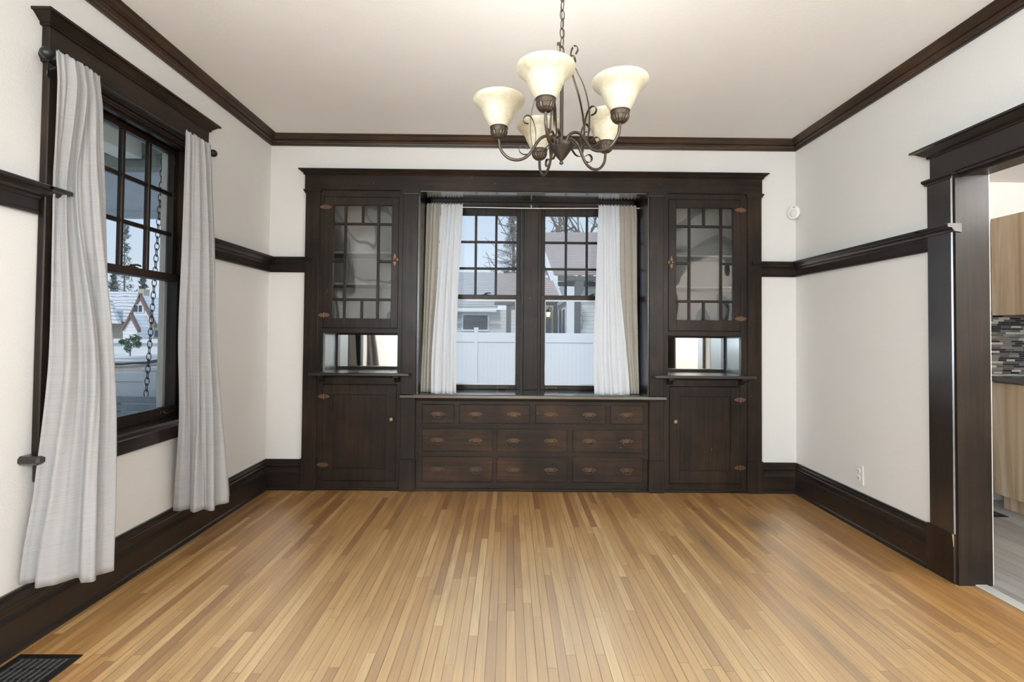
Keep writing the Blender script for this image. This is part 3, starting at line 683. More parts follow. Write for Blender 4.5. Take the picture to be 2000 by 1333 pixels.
def corner_disc(b, prof, c, sx, sz, seg=28):
    d = Vector((-1, -1, 0)).normalized(); t = Vector((1, -1, 0)).normalized(); rings = []
    for (r, o) in prof:
        rings.append([b.verts.new(Vector(c)+d*o+t*(sx*r*math.cos(2*PI*k/seg))+Vector((0, 0, sz*r*math.sin(2*PI*k/seg)))) for k in range(seg)])
    for i in range(len(rings)-1):
        for k in range(seg): b.faces.new((rings[i][k], rings[i][(k+1) % seg], rings[i+1][(k+1) % seg], rings[i+1][k]))
    b.faces.new(rings[-1]); b.faces.new(rings[0][::-1])
cs = (XR-.027, YB-.027, 2.186)
corner_disc(b, [(.6, -.028), (1, .004), (1, .014), (.93, .022), (.86, .024)], cs, .046, .054); obj('housing', b, M['white'], ms, True)
b = NB(); corner_disc(b, [(.6, .022), (.56, .032), (.35, .040), (.1, .042)], (cs[0], cs[1], cs[2]-.008), .046, .054); obj('lens', b, M['almond'], ms, True)
b = NB(); corner_disc(b, [(.2, .02), (.2, .0245)], (cs[0]+.004, cs[1]-.004, cs[2]+.036), .04, .012); obj('indicator', b, M['void'], ms)

def register(name, x0, x1, y0, y1, z, nx, ny, label):
    t = thing(name, label, 'floor vent', ((x0+x1)/2, (y0+y1)/2, z)); f = .026
    b = NB(); 
    box(b, x0, x1, y0, y0+f, z, z+.005, .002); box(b, x0, x1, y1-f, y1, z, z+.005, .002); box(b, x0, x0+f, y0+f-.001, y1-f+.001, z, z+.005, .002); box(b, x1-f, x1, y0+f-.001, y1-f+.001, z, z+.005, .002)
    obj('frame', b, M['black'], t)
    b = NB()
    for i in range(nx):
        x = x0+f+(x1-x0-2*f)*(i+.5)/nx; box(b, x-.0018, x+.0018, y0+f-.002, y1-f+.002, z-.012, z+.0042)
    obj('slats', b, M['slat'], t)
    for j in range(1, ny):
        b = NB(); y = y0+f+(y1-y0-2*f)*j/ny; box(b, x0+f-.002, x1-f+.002, y-.002, y+.002, z-.010, z+.0030); obj('crossbar', b, M['black'], t)
    b = NB(); box(b, x0+f, x1-f, y0+f, y1-f, z+.0002, z+.0006); obj('duct', b, M['void'], t)
    return t
M['slat'] = plain('worn_black_slats', (0.30, 0.28, 0.27), 0.35, 0.7, 0, 0.2, 50)
register('floor_register', -1.828, -1.592, 1.50, 1.857, 0, 8, 6, 'black metal floor register beside the near curtain')

# ------------------------------------------------------------------ curtains
def lerp(a, b, t): return a+(b-a)*t
def spline(P, s):
    """Catmull-Rom through the points of P at s in 0..1"""
    n = len(P)-1; f = min(max(s, 0), 1)*n; i = min(int(f), n-1); t = f-i
    p0 = P[max(i-1, 0)]; p1 = P[i]; p2 = P[i+1]; p3 = P[min(i+2, n)]
    return tuple(0.5*((2*p1[k])+(-p0[k]+p2[k])*t+(2*p0[k]-5*p1[k]+4*p2[k]-p3[k])*t*t+(-p0[k]+3*p1[k]-3*p2[k]+p3[k])*t**3) for k in range(len(p1)))
def curtain(rows, cols, nz, top_n, top_a, low_n, low_a, seed, hem=None):
    """rows: [(z, [(x,y)...])] from top to bottom; gathers fade from small to large folds"""
    rnd = random.Random(seed); ph = [rnd.uniform(0, 6.28) for _ in range(6)]
    b = NB(); V = []
    zt, zb = rows[0][0], rows[-1][0]
    for j in range(nz+1):
        g = j/nz; g = g*g*0.35+g*0.65
        z = lerp(zt, zb, g)
        # find row interval
        k = 0
        while k < len(rows)-2 and z < rows[k+1][0]: k += 1
        t = (rows[k][0]-z)/(rows[k][0]-rows[k+1][0]); 
        line = []
        for i in range(cols+1):
            s = i/cols
            Q = [spline(r[1], s) for r in rows]
            f = (k+t)/(len(rows)-1); p = spline(Q, f)
            line.append(Vector((p[0], p[1])))
        row = []
        for i in range(cols+1):
            s = i/cols
            tg = line[min(i+1, cols)]-line[max(i-1, 0)]; tg = tg.normalized() if tg.length > 1e-9 else Vector((0, 1)); nn = Vector((-tg.y, tg.x))
            w = s+0.022*math.sin(9*s+ph[0])+0.015*math.sin(5*g+ph[1])
            at_ = top_a*(1-g)**2.2; al = low_a*(0.15+0.85*g**0.7)
            win = min(1.0, 4.5*min(s, 1-s)+0.12)
            o = at_*(math.sin(2*PI*top_n*w+ph[2])+.5*math.sin(2*PI*top_n*1.7*w+ph[3]+2*g))
            q = math.sin(2*PI*low_n*w+ph[4]+0.5*math.sin(3*g+ph[5])); q = math.copysign(abs(q)**0.75, q)
            o += al*(q+.25*math.sin(2*PI*low_n*2.3*w+ph[0]+1.3*g))
            P = line[i]+nn*(o*win)
            dz = 0
            if j == 0: dz = 0.006*math.sin(2*PI*top_n*w+ph[2])
            row.append(b.verts.new((P.x, P.y, z+dz)))
        V.append(row)
    for j in range(nz):
        for i in range(cols): b.faces.new((V[j][i], V[j][i+1], V[j+1][i+1], V[j+1][i]))
    return b
def finish_cloth(b, name, mat, par=None):
    o = obj(name, b, mat, par, True, None, False)
    md = o.modifiers.new('thickness', 'SOLIDIFY'); md.thickness = 0.0022; md.offset = 0
    return o
ROD_X, ROD_Z = XL+.085, 2.296
# rod with ball finials
rd = thing('curtain_rod', 'black rod with ball ends above the left window', 'curtain rod', (XL, 2.37, ROD_Z))
b = NB(); tube(b, [(ROD_X, 1.892, ROD_Z), (ROD_X, 2.872, ROD_Z)], .008, 12); obj('pole', b, M['black'], rd, True)
for (y, s) in ((1.892, -1), (2.872, 1)):
    b = NB(); lathe(b, [(.010, 0), (.012, s*.006), (.007, s*.012), (.010, s*.016), (.019, s*.024), (.023, s*.036), (.019, s*.048), (.010, s*.056), (0, s*.058)], (ROD_X, y, ROD_Z), 20, None, 'y'); obj('finial', b, M['black'], rd, True)
for y in (1.925, 2.865):
    b = NB(); tube(b, [(XL+.03, y, ROD_Z-.03), (ROD_X-.03, y, ROD_Z-.022), (ROD_X, y, ROD_Z-.011)], .005, 8); box(b, XL+.028, XL+.034, y-.012, y+.012, ROD_Z-.06, ROD_Z, .002); obj('bracket', b, M['black'], rd, True)
def pl(pts): return [tuple(p) for p in pts]
near_rows = [
  (2.318, [(-1.772, 1.868), (-1.766, 1.92), (-1.764, 1.97), (-1.765, 2.02), (-1.772, 2.070)]),
  (2.20,  [(-1.774, 1.880), (-1.764, 1.93), (-1.760, 1.985), (-1.762, 2.035), (-1.770, 2.085)]),
  (1.80,  [(-1.836, 1.940), (-1.836, 1.980), (-1.808, 2.018), (-1.748, 2.058), (-1.762, 2.098)]),
  (1.10,  [(-1.810, 1.918), (-1.745, 1.935), (-1.690, 1.99), (-1.690, 2.06), (-1.740, 2.105)]),
  (0.60,  [(-1.825, 1.890), (-1.745, 1.900), (-1.645, 1.940), (-1.650, 2.03), (-1.705, 2.090)]),
  (0.258, [(-1.848, 1.868), (-1.760, 1.870), (-1.615, 1.905), (-1.620, 1.98), (-1.662, 2.050)])]
n = curtain(near_rows, 170, 100, 9.0, .0055, 4.3, .027, 3)
tag(finish_cloth(n, 'curtain', M['drape']), 'taupe curtain at the near side of the left window, above the floor register', 'curtain', 'taupe curtains on the left window')
far_rows = [
  (2.318, [(-1.772, 2.625), (-1.766, 2.68), (-1.764, 2.735), (-1.765, 2.79), (-1.772, 2.847)]),
  (2.20,  [(-1.775, 2.628), (-1.764, 2.685), (-1.760, 2.745), (-1.762, 2.80), (-1.768, 2.856)]),
  (1.70,  [(-1.790, 2.642), (-1.765, 2.69), (-1.742, 2.755), (-1.742, 2.81), (-1.748, 2.870)]),
  (1.20,  [(-1.795, 2.636), (-1.755, 2.68), (-1.720, 2.745), (-1.720, 2.81), (-1.732, 2.868)]),
  (0.75,  [(-1.800, 2.665), (-1.745, 2.695), (-1.690, 2.745), (-1.685, 2.82), (-1.712, 2.888)]),
  (0.235, [(-1.835, 2.690), (-1.735, 2.685), (-1.645, 2.700), (-1.630, 2.80), (-1.670, 2.932)])]
n = curtain(far_rows, 160, 100, 8.5, .0055, 4.0, .023, 11)
tag(finish_cloth(n, 'curtain', M['drape']), 'taupe curtain at the far side of the left window, near the corner', 'curtain', 'taupe curtains on the left window')
# alcove rod and its four curtains
ar = thing('curtain_rod', 'thin white rod across the top of the window alcove', 'curtain rod', (.19, 4.0, 2.284))
b = NB(); tube(b, [(AX0+.002, 4.0, 2.268), (.18, 4.0, 2.262), (AX1-.002, 4.0, 2.272)], .0042, 10); obj('pole', b, M['white'], ar, True)
b = NB(); tube(b, [(.176, 4.034, 2.30), (.176, 4.015, 2.296), (.176, 4.0, 2.28), (.176, 3.994, 2.262)], .003, 8); lathe(b, [(0, 0), (.006, 0), (.005, .006), (0, .008)], (.176, 4.0, 2.274), 10); obj('hook', b, M['white'], ar, True)
def alcove_curtain(mat, label, rows, tn, ta, ln, la, seed, cols=90, group=None, y0=4.0):
    n = curtain(rows, cols, 70, tn, ta, ln, la, seed); tag(finish_cloth(n, 'curtain', mat), label, 'curtain', group)
def R3(z, x0, x1, y, bow=0): return (z, [(x0, y), (lerp(x0, x1, .33), y-bow), (lerp(x0, x1, .66), y-bow), (x1, y)])
alcove_curtain(M['lined'], 'beige curtain at the left end of the alcove, beside the white one', [R3(2.292, -.690, -.574, 3.988), R3(2.15, -.692, -.578, 3.98), R3(1.6, -.693, -.592, 3.945), R3(1.2, -.692, -.606, 3.90), R3(.752, -.688, -.602, 3.81)], 5.5, .005, 3.2, .012, 5, 80, 'alcove curtains')
alcove_curtain(M['sheer'], 'white curtain at the left window of the alcove', [R3(2.290, -.572, -.392, 3.988), R3(2.15, -.574, -.396, 3.978), R3(1.6, -.588, -.414, 3.92), R3(1.05, -.608, -.415, 3.83), R3(.752, -.600, -.405, 3.76, .02)], 7.5, .005, 3.4, .013, 8, 110, 'alcove curtains')
alcove_curtain(M['sheer'], 'white curtain at the right window of the alcove', [R3(2.292, .735, .905, 3.988), R3(2.15, .728, .906, 3.978), R3(1.6, .702, .905, 3.92), R3(1.05, .668, .936, 3.83), R3(.752, .668, .942, 3.76, .02)], 7.5, .005, 3.6, .013, 9, 110, 'alcove curtains')
alcove_curtain(M['lined'], 'beige curtain at the right end of the alcove, beside the white one', [R3(2.290, .907, 1.050, 3.988), R3(2.15, .908, 1.052, 3.98), R3(1.6, .912, 1.046, 3.945), R3(1.05, .925, 1.040, 3.88), R3(.752, .948, 1.028, 3.81)], 5.5, .005, 3.0, .011, 6, 80, 'alcove curtains')

# ------------------------------------------------------------------ chandelier
CX, CY = .197, 1.86
chd = thing('chandelier', 'bronze five light chandelier with cream alabaster glass shades', 'chandelier', (CX, CY, 1.90))
b = NB(); lathe(b, [(0, 1.884), (.007, 1.887), (.008, 1.893), (.004, 1.898), (.009, 1.903), (.019, 1.915), (.029, 1.929), (.039, 1.944), (.0465, 1.956), (.0465, 1.963), (.040, 1.967), (.012, 1.970), (.008, 1.98), (0, 1.98)], (CX, CY, 0), 32)
obj('hub', b, M['bronze_dk'], chd, True)
b = NB(); tube(b, [(CX, CY, 1.97), (CX, CY, 2.295)], .0072, 12); lathe(b, [(.007, 2.285), (.012, 2.29), (.012, 2.30), (.006, 2.31), (0, 2.312)], (CX, CY, 0), 16); obj('stem', b, M['bronze'], chd, True)
# chain up to the ceiling
zt = 2.310; i = 0
while zt < 2.71:
    b = NB(); a = PI/2*(i % 2)+.5; ca, sa = math.cos(a), math.sin(a); pts = []
    for k in range(16):
        th = 2*PI*k/16; w = .0095*math.sin(th); hh = .021*math.cos(th)
        pts.append((CX+ca*w, CY+sa*w, zt+.0195+hh))
    tube(b, pts, .0021, 6, True); obj('chain_link', b, M['bronze'], chd, True); zt += .036; i += 1
b = NB(); tube(b, [(CX+.004*math.sin(k*.9), CY+.004*math.cos(k*.9), 2.30+.0415*k) for k in range(11)], .0016, 6); obj('cord', b, M['bronze'], chd)
b = NB(); lathe(b, [(0, 2.705), (.012, 2.706), (.02, 2.715), (.055, 2.735), (.062, 2.75), (.062, ZC)], (CX, CY, 0), 28); obj('canopy', b, M['bronze'], chd, True)
def scroll(P0, dirv, r0, turns, start, sgn=1, n=26, shrink=.55):
    pts = []
    for k in range(n+1):
        t = k/n; a = start+sgn*2*PI*turns*t; r = r0*(1-shrink*t); pts.append(P0+dirv*(r*math.cos(a))+Vector((0, 0, r*math.sin(a))))
    return pts
RAD = .243
SH = [(.0330, 0), (.0375, .008), (.0450, .020), (.0535, .036), (.0600, .052), (.0660, .066), (.0755, .078), (.0885, .088), (.0975, .097), (.1010, .106), (.1000, .111), (.0970, .109),
      (.0935, .099), (.0850, .091), (.0725, .081), (.0630, .068), (.0565, .053), (.0500, .037), (.0415, .021), (.0340, .009), (.0295, .001)]
for q in range(5):
    a = math.radians(-109+72*q); dv = Vector((math.cos(a), math.sin(a), 0)); tv = Vector((-dv.y, dv.x, 0)); C0 = Vector((CX, CY, 0))
    def W(r, z): return C0+dv*r+Vector((0, 0, z))
    ctl = [(.018, 1.962), (.028, 1.986), (.052, 1.998), (.082, 1.986), (.106, 1.952), (.132, 1.917), (.168, 1.902), (.207, 1.911), (.236, 1.944), (.243, 1.988)]
    pts = [W(*spline(ctl, k/40)) for k in range(41)]
    b = NB(); tube(b, pts, .0058, 10)
    arm = obj('arm', b, M['bronze'], chd, True)
    # lower scroll curling back under the arm and upper scroll rising inside it
    b = NB()
    s1 = [W(*spline([(.112, 1.944), (.118, 1.932), (.133, 1.924), (.152, 1.926), (.164, 1.939), (.159, 1.953), (.143, 1.956), (.130, 1.946)], k/30)) for k in range(31)]
    ribbon(b, s1, tv, .010, .0022)
    s2 = [W(*spline([(.112, 1.944), (.101, 1.975), (.100, 2.010), (.107, 2.046), (.119, 2.070), (.134, 2.077), (.148, 2.065), (.145, 2.049), (.128, 2.044)], k/34)) for k in range(35)]
    ribbon(b, s2, tv, .010, .0022)
    obj('scroll', b, M['bronze'], arm, True)
    b = NB()
    s3 = [W(*spline([(.040, 1.972), (.078, 1.938), (.112, 1.955), (.120, 2.06), (.098, 2.16), (.062, 2.24), (.040, 2.292), (.045, 2.325), (.062, 2.330), (.070, 2.312), (.060, 2.298)], k/50)) for k in range(51)]
    ribbon(b, s3, tv, .009, .002); obj('strap', b, M['bronze'], arm, True)
    b = NB(); c = W(RAD, 0)
    lathe(b, [(0, 1.983), (.010, 1.984), (.019, 1.988), (.027, 1.996), (.0325, 2.008), (.0335, 2.010), (.0335, 2.024), (.0355, 2.026), (.0355, 2.029), (.029, 2.029), (.0, 2.026)], (c.x, c.y, 0), 36, (1, .035, 1.987, 2.0085))
    obj('cup', b, M['bronze'], arm)
    b = NB(); lathe(b, [(r, 2.0285+z) for r, z in SH], (c.x, c.y, 0), 40); obj('shade', b, M['shade'], arm, True)
    b = NB(); lathe(b, [(.010, 2.031), (.011, 2.042), (.017, 2.056), (.021, 2.068), (.017, 2.082), (0, 2.087)], (c.x, c.y, 0), 16); obj('bulb', b, M['bulb'], arm, True)

# ------------------------------------------------------------------ kitchen beyond the opening
KY, KX, KZ = 3.65, 4.3, 2.41
b = NB(); box(b, 2.335, KX+.1, .2, KY+.1, -.12, -.002); struct('floor_kitchen', b, M['kfloor'], 'grey wood look plank floor of the kitchen', 'floor')
b = NB(); box(b, XR+.148, KX+.1, .2, KY+.1, KZ, KZ+.1); struct('ceiling_kitchen', b, M['ceil'], 'low white ceiling of the kitchen', 'ceiling')
b = NB(); box(b, XR+.148, KX+.1, KY, KY+.1, -.1, KZ); struct('wall_kitchen_back', b, M['kwall'], 'cream kitchen wall above the wooden cabinets', 'wall')
b = NB(); box(b, KX, KX+.1, .2, KY, -.1, KZ); struct('wall_kitchen_right', b, M['kwall'], 'far side wall of the kitchen', 'wall')
b = NB(); box(b, XR+.148, KX+.1, .1, .2, -.1, KZ); struct('wall_kitchen_front', b, M['kwall'], 'near wall of the kitchen', 'wall')
M['acacia'] = None
def acacia():
    g = N('rustic_wood_laminate'); gr = g.noise(g.mapped((9, 9, .55)), 1.0, 5, 0.6, 1.2); fine = g.noise(g.mapped((70, 70, 2.5)), 1.0, 4, .6)
    c = g.ramp(gr, [(0.25, (0.20, 0.13, 0.072)), (0.42, (0.40, 0.285, 0.175)), (0.56, (0.50, 0.39, 0.27)), (0.75, (0.66, 0.57, 0.47))])
    c = g.mix(g.math('MULTIPLY', fine, .3), c, (0.25, 0.16, 0.09)); g.bsdf(Base__Color=c, Roughness=.5); return g.m
M['acacia'] = acacia()
def mosaic():
    g = N('strip_mosaic'); sep = g.n('ShaderNodeSeparateXYZ', Vector=g.pos()); x = g.math('ADD', sep.outputs[0], sep.outputs[1]); z = sep.outputs[2]
    zs = g.math('DIVIDE', z, .0158); iz = g.math('FLOOR', zs); fz = g.math('FRACT', zs)
    r = g.n('ShaderNodeTexWhiteNoise', _noise_dimensions='1D', W=iz).outputs[0]; Lr = g.math('MULTIPLY_ADD', r, .03, .062)
    xs = g.math('ADD', g.math('DIVIDE', x, Lr), g.math('MULTIPLY', r, 13.0)); ix = g.math('FLOOR', xs); fx = g.math('FRACT', xs)
    rn = g.n('ShaderNodeTexWhiteNoise', _noise_dimensions='3D', Vector=g.n('ShaderNodeCombineXYZ', X=ix, Y=iz, Z=0.0).outputs[0]).outputs[0]
    c = g.ramp(rn, [(0, (0.03, 0.024, 0.024)), (.22, (0.16, 0.14, 0.13)), (.42, (0.26, 0.22, 0.19)), (.6, (0.035, 0.028, 0.028)), (.72, (0.72, 0.68, 0.60)), (.9, (0.34, 0.30, 0.26))], 'CONSTANT')
    gp = g.math('MAXIMUM', g.math('LESS_THAN', fz, .1), g.math('LESS_THAN', fx, .02)); c = g.mix(gp, c, (0.36, 0.34, 0.31))
    g.bsdf(Base__Color=c, Roughness=.25); return g.m
M['mosaic'] = mosaic()
M['granite'] = plain('dark_granite', (0.05, 0.045, 0.045), .25, 0, .3, .8, 160)
kb = thing('base_cabinet', 'wood grained kitchen base cabinet seen through the opening', 'cabinet', (3.9, 2.8, 0))
b = NB(); box(b, 3.52, KX-.01, 1.2, 3.49, .10, .905); obj('body', b, M['acacia'], kb)
b = NB(); box(b, 3.56, KX-.01, 1.2, 3.47, 0.0, .10); obj('toe_kick', b, M['acacia'], kb)
for (ya, yb) in ((2.93, 3.487), (2.37, 2.925), (1.8, 2.365)):
    b = NB(); box(b, 3.50, 3.52, ya, yb, .105, .90, .002); obj('door', b, M['acacia'], kb)
b = NB(); box(b, 3.465, KX-.015, 1.2, 3.492, .907, .945, .006); tag(obj('countertop', b, M['granite']), 'dark stone countertop on the kitchen base cabinet', 'countertop')
ku = thing('wall_cabinet', 'wood grained kitchen wall cabinet above the mosaic tiles', 'cabinet', (4.0, 2.8, 1.39))
b = NB(); box(b, 3.62, KX-.005, 1.2, 3.585, 1.386, 2.11); obj('body', b, M['acacia'], ku)
for (ya, yb) in ((3.0, 3.583), (2.41, 2.995), (1.82, 2.405)):
    b = NB(); box(b, 3.60, 3.62, ya, yb, 1.386, 2.11, .002); obj('door', b, M['acacia'], ku)
b = NB(); box(b, 3.3, KX-.012, KY-.010, KY-.001, .9455, 1.42); box(b, KX-.0105, KX-.001, 1.2, KY-.011, .9455, 1.385)
struct('trim_16', b, M['mosaic'], 'strip mosaic tile backsplash above the kitchen countertop', 'backsplash')
kc = curtain([R3(1.83, 3.385, 3.43, KY-.09), R3(1.4, 3.385, 3.455, KY-.10), R3(.9, 3.38, 3.475, KY-.11), R3(.24, 3.37, 3.495, KY-.12)], 40, 40, 3.5, .006, 2.0, .012, 4)
M['kcurt'] = fabric('grey_kitchen_curtain', (0.55, 0.54, 0.53), .25, .05)
kcr = thing('kitchen_curtain', 'pale grey curtain hanging beside the kitchen cabinets', 'curtain', (3.43, KY-.1, 1.83))
for v in kc.verts: pass
o = finish_cloth(kc, 'cloth', M['kcurt'], kcr)
b = NB(); tube(b, [(3.0, KY-.09, 1.825), (3.44, KY-.09, 1.825)], .006, 8); tube(b, [(3.05, KY-.09, 1.825), (3.05, KY, 1.825)], .005, 8); obj('rod', b, M['white'], kcr)
register('floor_register', 3.30, 3.42, 3.30, 3.56, 0, 5, 4, 'dark floor register on the grey kitchen floor')

# ------------------------------------------------------------------ outdoors: materials
M['trimdk'] = plain('dark_grey_paint', (0.115, 0.12, 0.125), .6, 0, 0, .1, 6)
M['concrete'] = plain('weathered_concrete', (0.34, 0.32, 0.30), .85, 0, 0, .25, 3, .2)
M['asphalt'] = plain('pale_ground', (0.52, 0.52, 0.50), .9, 0, 0, .12, .8)
M['lawn'] = plain('winter_lawn', (0.30, 0.31, 0.22), .95, 0, 0, .25, 2)
M['porchceil'] = plain('porch_ceiling_cream', (0.80, 0.77, 0.67), .6, 0, 0, .04, 5)
M['porchgreen'] = plain('grey_green_beam', (0.24, 0.255, 0.225), .6, 0, 0, .1, 5)
M['bluegrey'] = plain('weathered_blue_grey', (0.27, 0.32, 0.35), .7, 0, 0, .25, 18)
M['brick'] = plain('tan_brick', (0.56, 0.49, 0.39), .9, 0, 0, .2, 5)
M['brownpaint'] = plain('brown_paint', (0.26, 0.18, 0.15), .7, 0, 0, .15, 4)
M['bark'] = plain('grey_bark', (0.22, 0.195, 0.17), .9, 0, 0, .3, 8)
M['needle'] = plain('conifer_needles', (0.20, 0.215, 0.20), .9, 0, 0, .4, 2)
M['pine'] = plain('pine_needles', (0.09, 0.15, 0.085), .9, 0, 0, .4, 8)
M['winpane'] = plain('dark_window_pane', (0.07, 0.085, 0.10), .15, 0, 0, .5, 2.5)
def shingle(name, a, c2, pitch=.14):
    g = N(name); sep = g.n('ShaderNodeSeparateXYZ', Vector=g.pos()); z = sep.outputs[2]
    zz = g.math('ADD', g.math('DIVIDE', z, pitch), g.math('MULTIPLY', g.noise(g.mapped((.9, .9, .9)), 1, 2), .9)); f = g.math('FRACT', zz)
    nz = g.noise(g.mapped((3, 3, 30)), 1.0, 4); c = g.mix(nz, a, c2); c = g.mix(g.math('LESS_THAN', f, .22), c, tuple(t*.5 for t in a))
    g.bsdf(Base__Color=c, Roughness=.9); return g.m
M['roofbrown'] = shingle('brown_shingles', (0.36, 0.29, 0.26), (0.56, 0.48, 0.44), .055)
M['roofgrey'] = shingle('grey_shingles', (0.42, 0.42, 0.41), (0.62, 0.62, 0.60), .08)
M['roofpale'] = shingle('pale_shingles', (0.66, 0.66, 0.66), (0.80, 0.80, 0.80), .35)  # even pale grey shingles with darker courses
def siding(name, col, pitch):
    g = N(name); z = g.n('ShaderNodeSeparateXYZ', Vector=g.pos()).outputs[2]; f = g.math('FRACT', g.math('DIVIDE', z, pitch))
    c = g.mix(g.math('LESS_THAN', f, .14), col, tuple(t*.72 for t in col)); g.bsdf(Base__Color=c, Roughness=.6); return g.m
M['siding'] = siding('white_siding', (0.70, 0.71, 0.69), .11)
M['sidingw'] = siding('broad_white_siding', (0.92, 0.92, 0.92), .32)

b = NB(); box(b, -120, 60, 4.7, 120, -.75, -.65); box(b, -120, -4.8, -20, 4.7, -.75, -.65)
struct('ground', b, M['asphalt'], 'pale ground and street outside the windows', 'ground')

# ---- porch outside the left window
b = NB(); box(b, -4.8, XL-.17, -2, 4.7, -.25, -.12); struct('floor_porch', b, M['bluegrey'], 'grey porch floor outside the left window', 'porch floor')
b = NB(); box(b, -4.8, XL-.17, -2, 4.6, 2.95, 3.05); struct('ceiling_porch', b, M['porchceil'], 'cream porch ceiling outside the left window', 'porch ceiling')
b = NB(); box(b, -3.62, -3.40, -2, 4.45, 2.80, 2.95, .004); tag(obj('ceiling_beam', b, M['porchceil']), 'cream boxed beam under the porch ceiling', 'beam', None, 'structure')
b = NB(); box(b, -4.8, XL-.17, 4.50, 4.66, 2.74, 2.95, .004); box(b, -4.8, XL-.17, 4.44, 4.52, 2.85, 2.95, .004); tag(obj('porch_beam', b, M['porchgreen']), 'grey green beam at the far end of the porch', 'beam', None, 'structure')
b = NB(); quad_prism(b, [(-6.4, 4.62, 2.85), (XL-.05, 4.62, 2.85), (XL-.05, 5.75, 2.62), (-6.4, 5.75, 2.62)], (0, 0, .03)); box(b, -6.4, XL-.05, 5.73, 5.78, 2.54, 2.70)
tag(obj('roof_overhang', b, plain('pale_blue_grey_paint', (0.52, 0.56, 0.58), .7, 0, 0, .12, 6)), 'blue grey roof overhang beyond the porch beam', 'roof', None, 'structure')
sw = thing('porch_swing', 'weathered blue grey porch swing hanging on chains', 'swing', (-3.1, 3.85, -.12))
b = NB()
for i in range(6): box(b, -4.05, -2.58, 4.08, 4.10, .28+.065*i, .335+.065*i, .003)
obj('back_slats', b, M['bluegrey'], sw)
b = NB()
for i in range(6): box(b, -4.05, -2.58, 3.60+.082*i, 3.67+.082*i, .24, .262, .003)
obj('seat_slats', b, M['bluegrey'], sw)
for x in (-4.03, -3.3, -2.6):
    b = NB(); prism(b, [(3.60, .20), (4.13, .20), (4.13, .66), (4.10, .66), (4.10, .24), (3.60, .24)], 'x', x-.02, x+.02); obj('bracket', b, M['bluegrey'], sw)
b = NB()
p0, p1 = Vector((-3.065, 4.12, .655)), Vector((-2.955, 4.12, 2.95)); nlk = 44
for i in range(nlk):
    c = p0+(p1-p0)*((i+.5)/nlk); a = PI/2*(i % 2)+.3; ca, sa = math.cos(a), math.sin(a)
    tube(b, [(c.x+ca*.016*math.sin(2*PI*k/10), c.y+sa*.016*math.sin(2*PI*k/10), c.z+.036*math.cos(2*PI*k/10)) for k in range(10)], .0034, 5, True)
obj('chain', b, M['bronze_dk'], sw)
rl = thing('porch_railing', 'solid white railing at the far end of the porch', 'railing', (-3.4, 4.56, -.12))
b = NB(); box(b, -4.8, XL-.25, 4.55, 4.58, -.10, .73); obj('panel', b, M['vinyl'], rl)
b = NB(); box(b, -4.8, XL-.25, 4.53, 4.60, .735, .822, .006); obj('top_rail', b, M['vinyl'], rl)
b = NB(); box(b, -3.385, -3.255, 4.50, 4.63, -.12, .84, .006); box(b, -3.40, -3.24, 4.485, 4.645, .84, .858, .004); quad_prism(b, [(-3.39, 4.495, .858), (-3.25, 4.495, .858), (-3.25, 4.635, .858), (-3.39, 4.635, .858)], (0, 0, .012)); obj('post', b, M['vinyl'], rl)
# ---- street side, seen through the left window
b = NB(); p = sight(200, 707, 12); q = sight(340, 707, 12); box(b, p.x-6, q.x+2, 12, 12.3, -.7, p.z); tag(obj('retaining_wall', b, M['concrete']), 'grey concrete wall beyond the porch railing', 'wall', None, 'structure')
for (va, vm, vb, cy0, lab) in ((711, 709, 701, 11.9, 'straight black cable strung above the grey concrete wall'), (713, 710, 704, 11.4, 'sagging black cable strung above the grey concrete wall')):
    b = NB(); tube(b, [sight(180, va+1, cy0), sight(210, va, cy0), sight(240, vm+2, cy0), sight(262, vm, cy0), sight(285, vm-1 if 'str' in lab[:4] else vm+1, cy0), sight(320, vb, cy0), sight(345, vb-2, cy0)], .018, 6)
    tag(obj('cable', b, M['black']), lab, 'cable')
pc = sight(248, 694, 17); b = NB(); lathe(b, [(.0, -.65-0), (.86, -.65), (.86, pc.z-.06), (.90, pc.z-.06), (.90, pc.z), (.80, pc.z), (.80, pc.z-.05), (0, pc.z-.04)], (pc.x, 17, 0), 40)
tag(obj('planter', b, M['vinyl'], None, True), 'large round white planter holding the small pine', 'planter')
def scatter(b, centre, radii, n, size, seed, shape='ell'):
    rnd = random.Random(seed); c = Vector(centre)
    for _ in range(n):
        while True:
            p = Vector((rnd.uniform(-1, 1), rnd.uniform(-1, 1), rnd.uniform(-1, 1)))
            if p.length <= 1 and p.length > .25: break
        q = c+Vector((p.x*radii[0], p.y*radii[1], p.z*radii[2])); d = Vector((rnd.gauss(0, 1), rnd.gauss(0, 1), rnd.gauss(0, .6))).normalized(); e = d.orthogonal().normalized()
        s = size*rnd.uniform(.6, 1.4); b.faces.new([b.verts.new(q-d*s), b.verts.new(q+e*s*.35), b.verts.new(q+d*s)])
sp = thing('small_pine', 'small dark green pine in the round white planter', 'tree', (pc.x+.1, 17, pc.z))
tp = sight(254, 703, 17); b = NB(); tube(b, [(tp.x, 17, pc.z-.05), sight(254, 690, 17), sight(256, 672, 17)], .025, 8); obj('trunk', b, M['bark'], sp)
b = NB()
for (uu, vv, ru, rv) in ((256, 672, 9, 12), (268, 665, 7, 10), (246, 670, 6, 8), (262, 660, 8, 8), (238, 668, 5, 5), (250, 682, 6, 7), (270, 674, 5, 7)):
    c = sight(uu, vv, 17); scatter(b, c, (ru*.018, ru*.018, rv*.018), 130, .055, uu+vv)
obj('foliage', b, M['pine'], sp, flip=False)
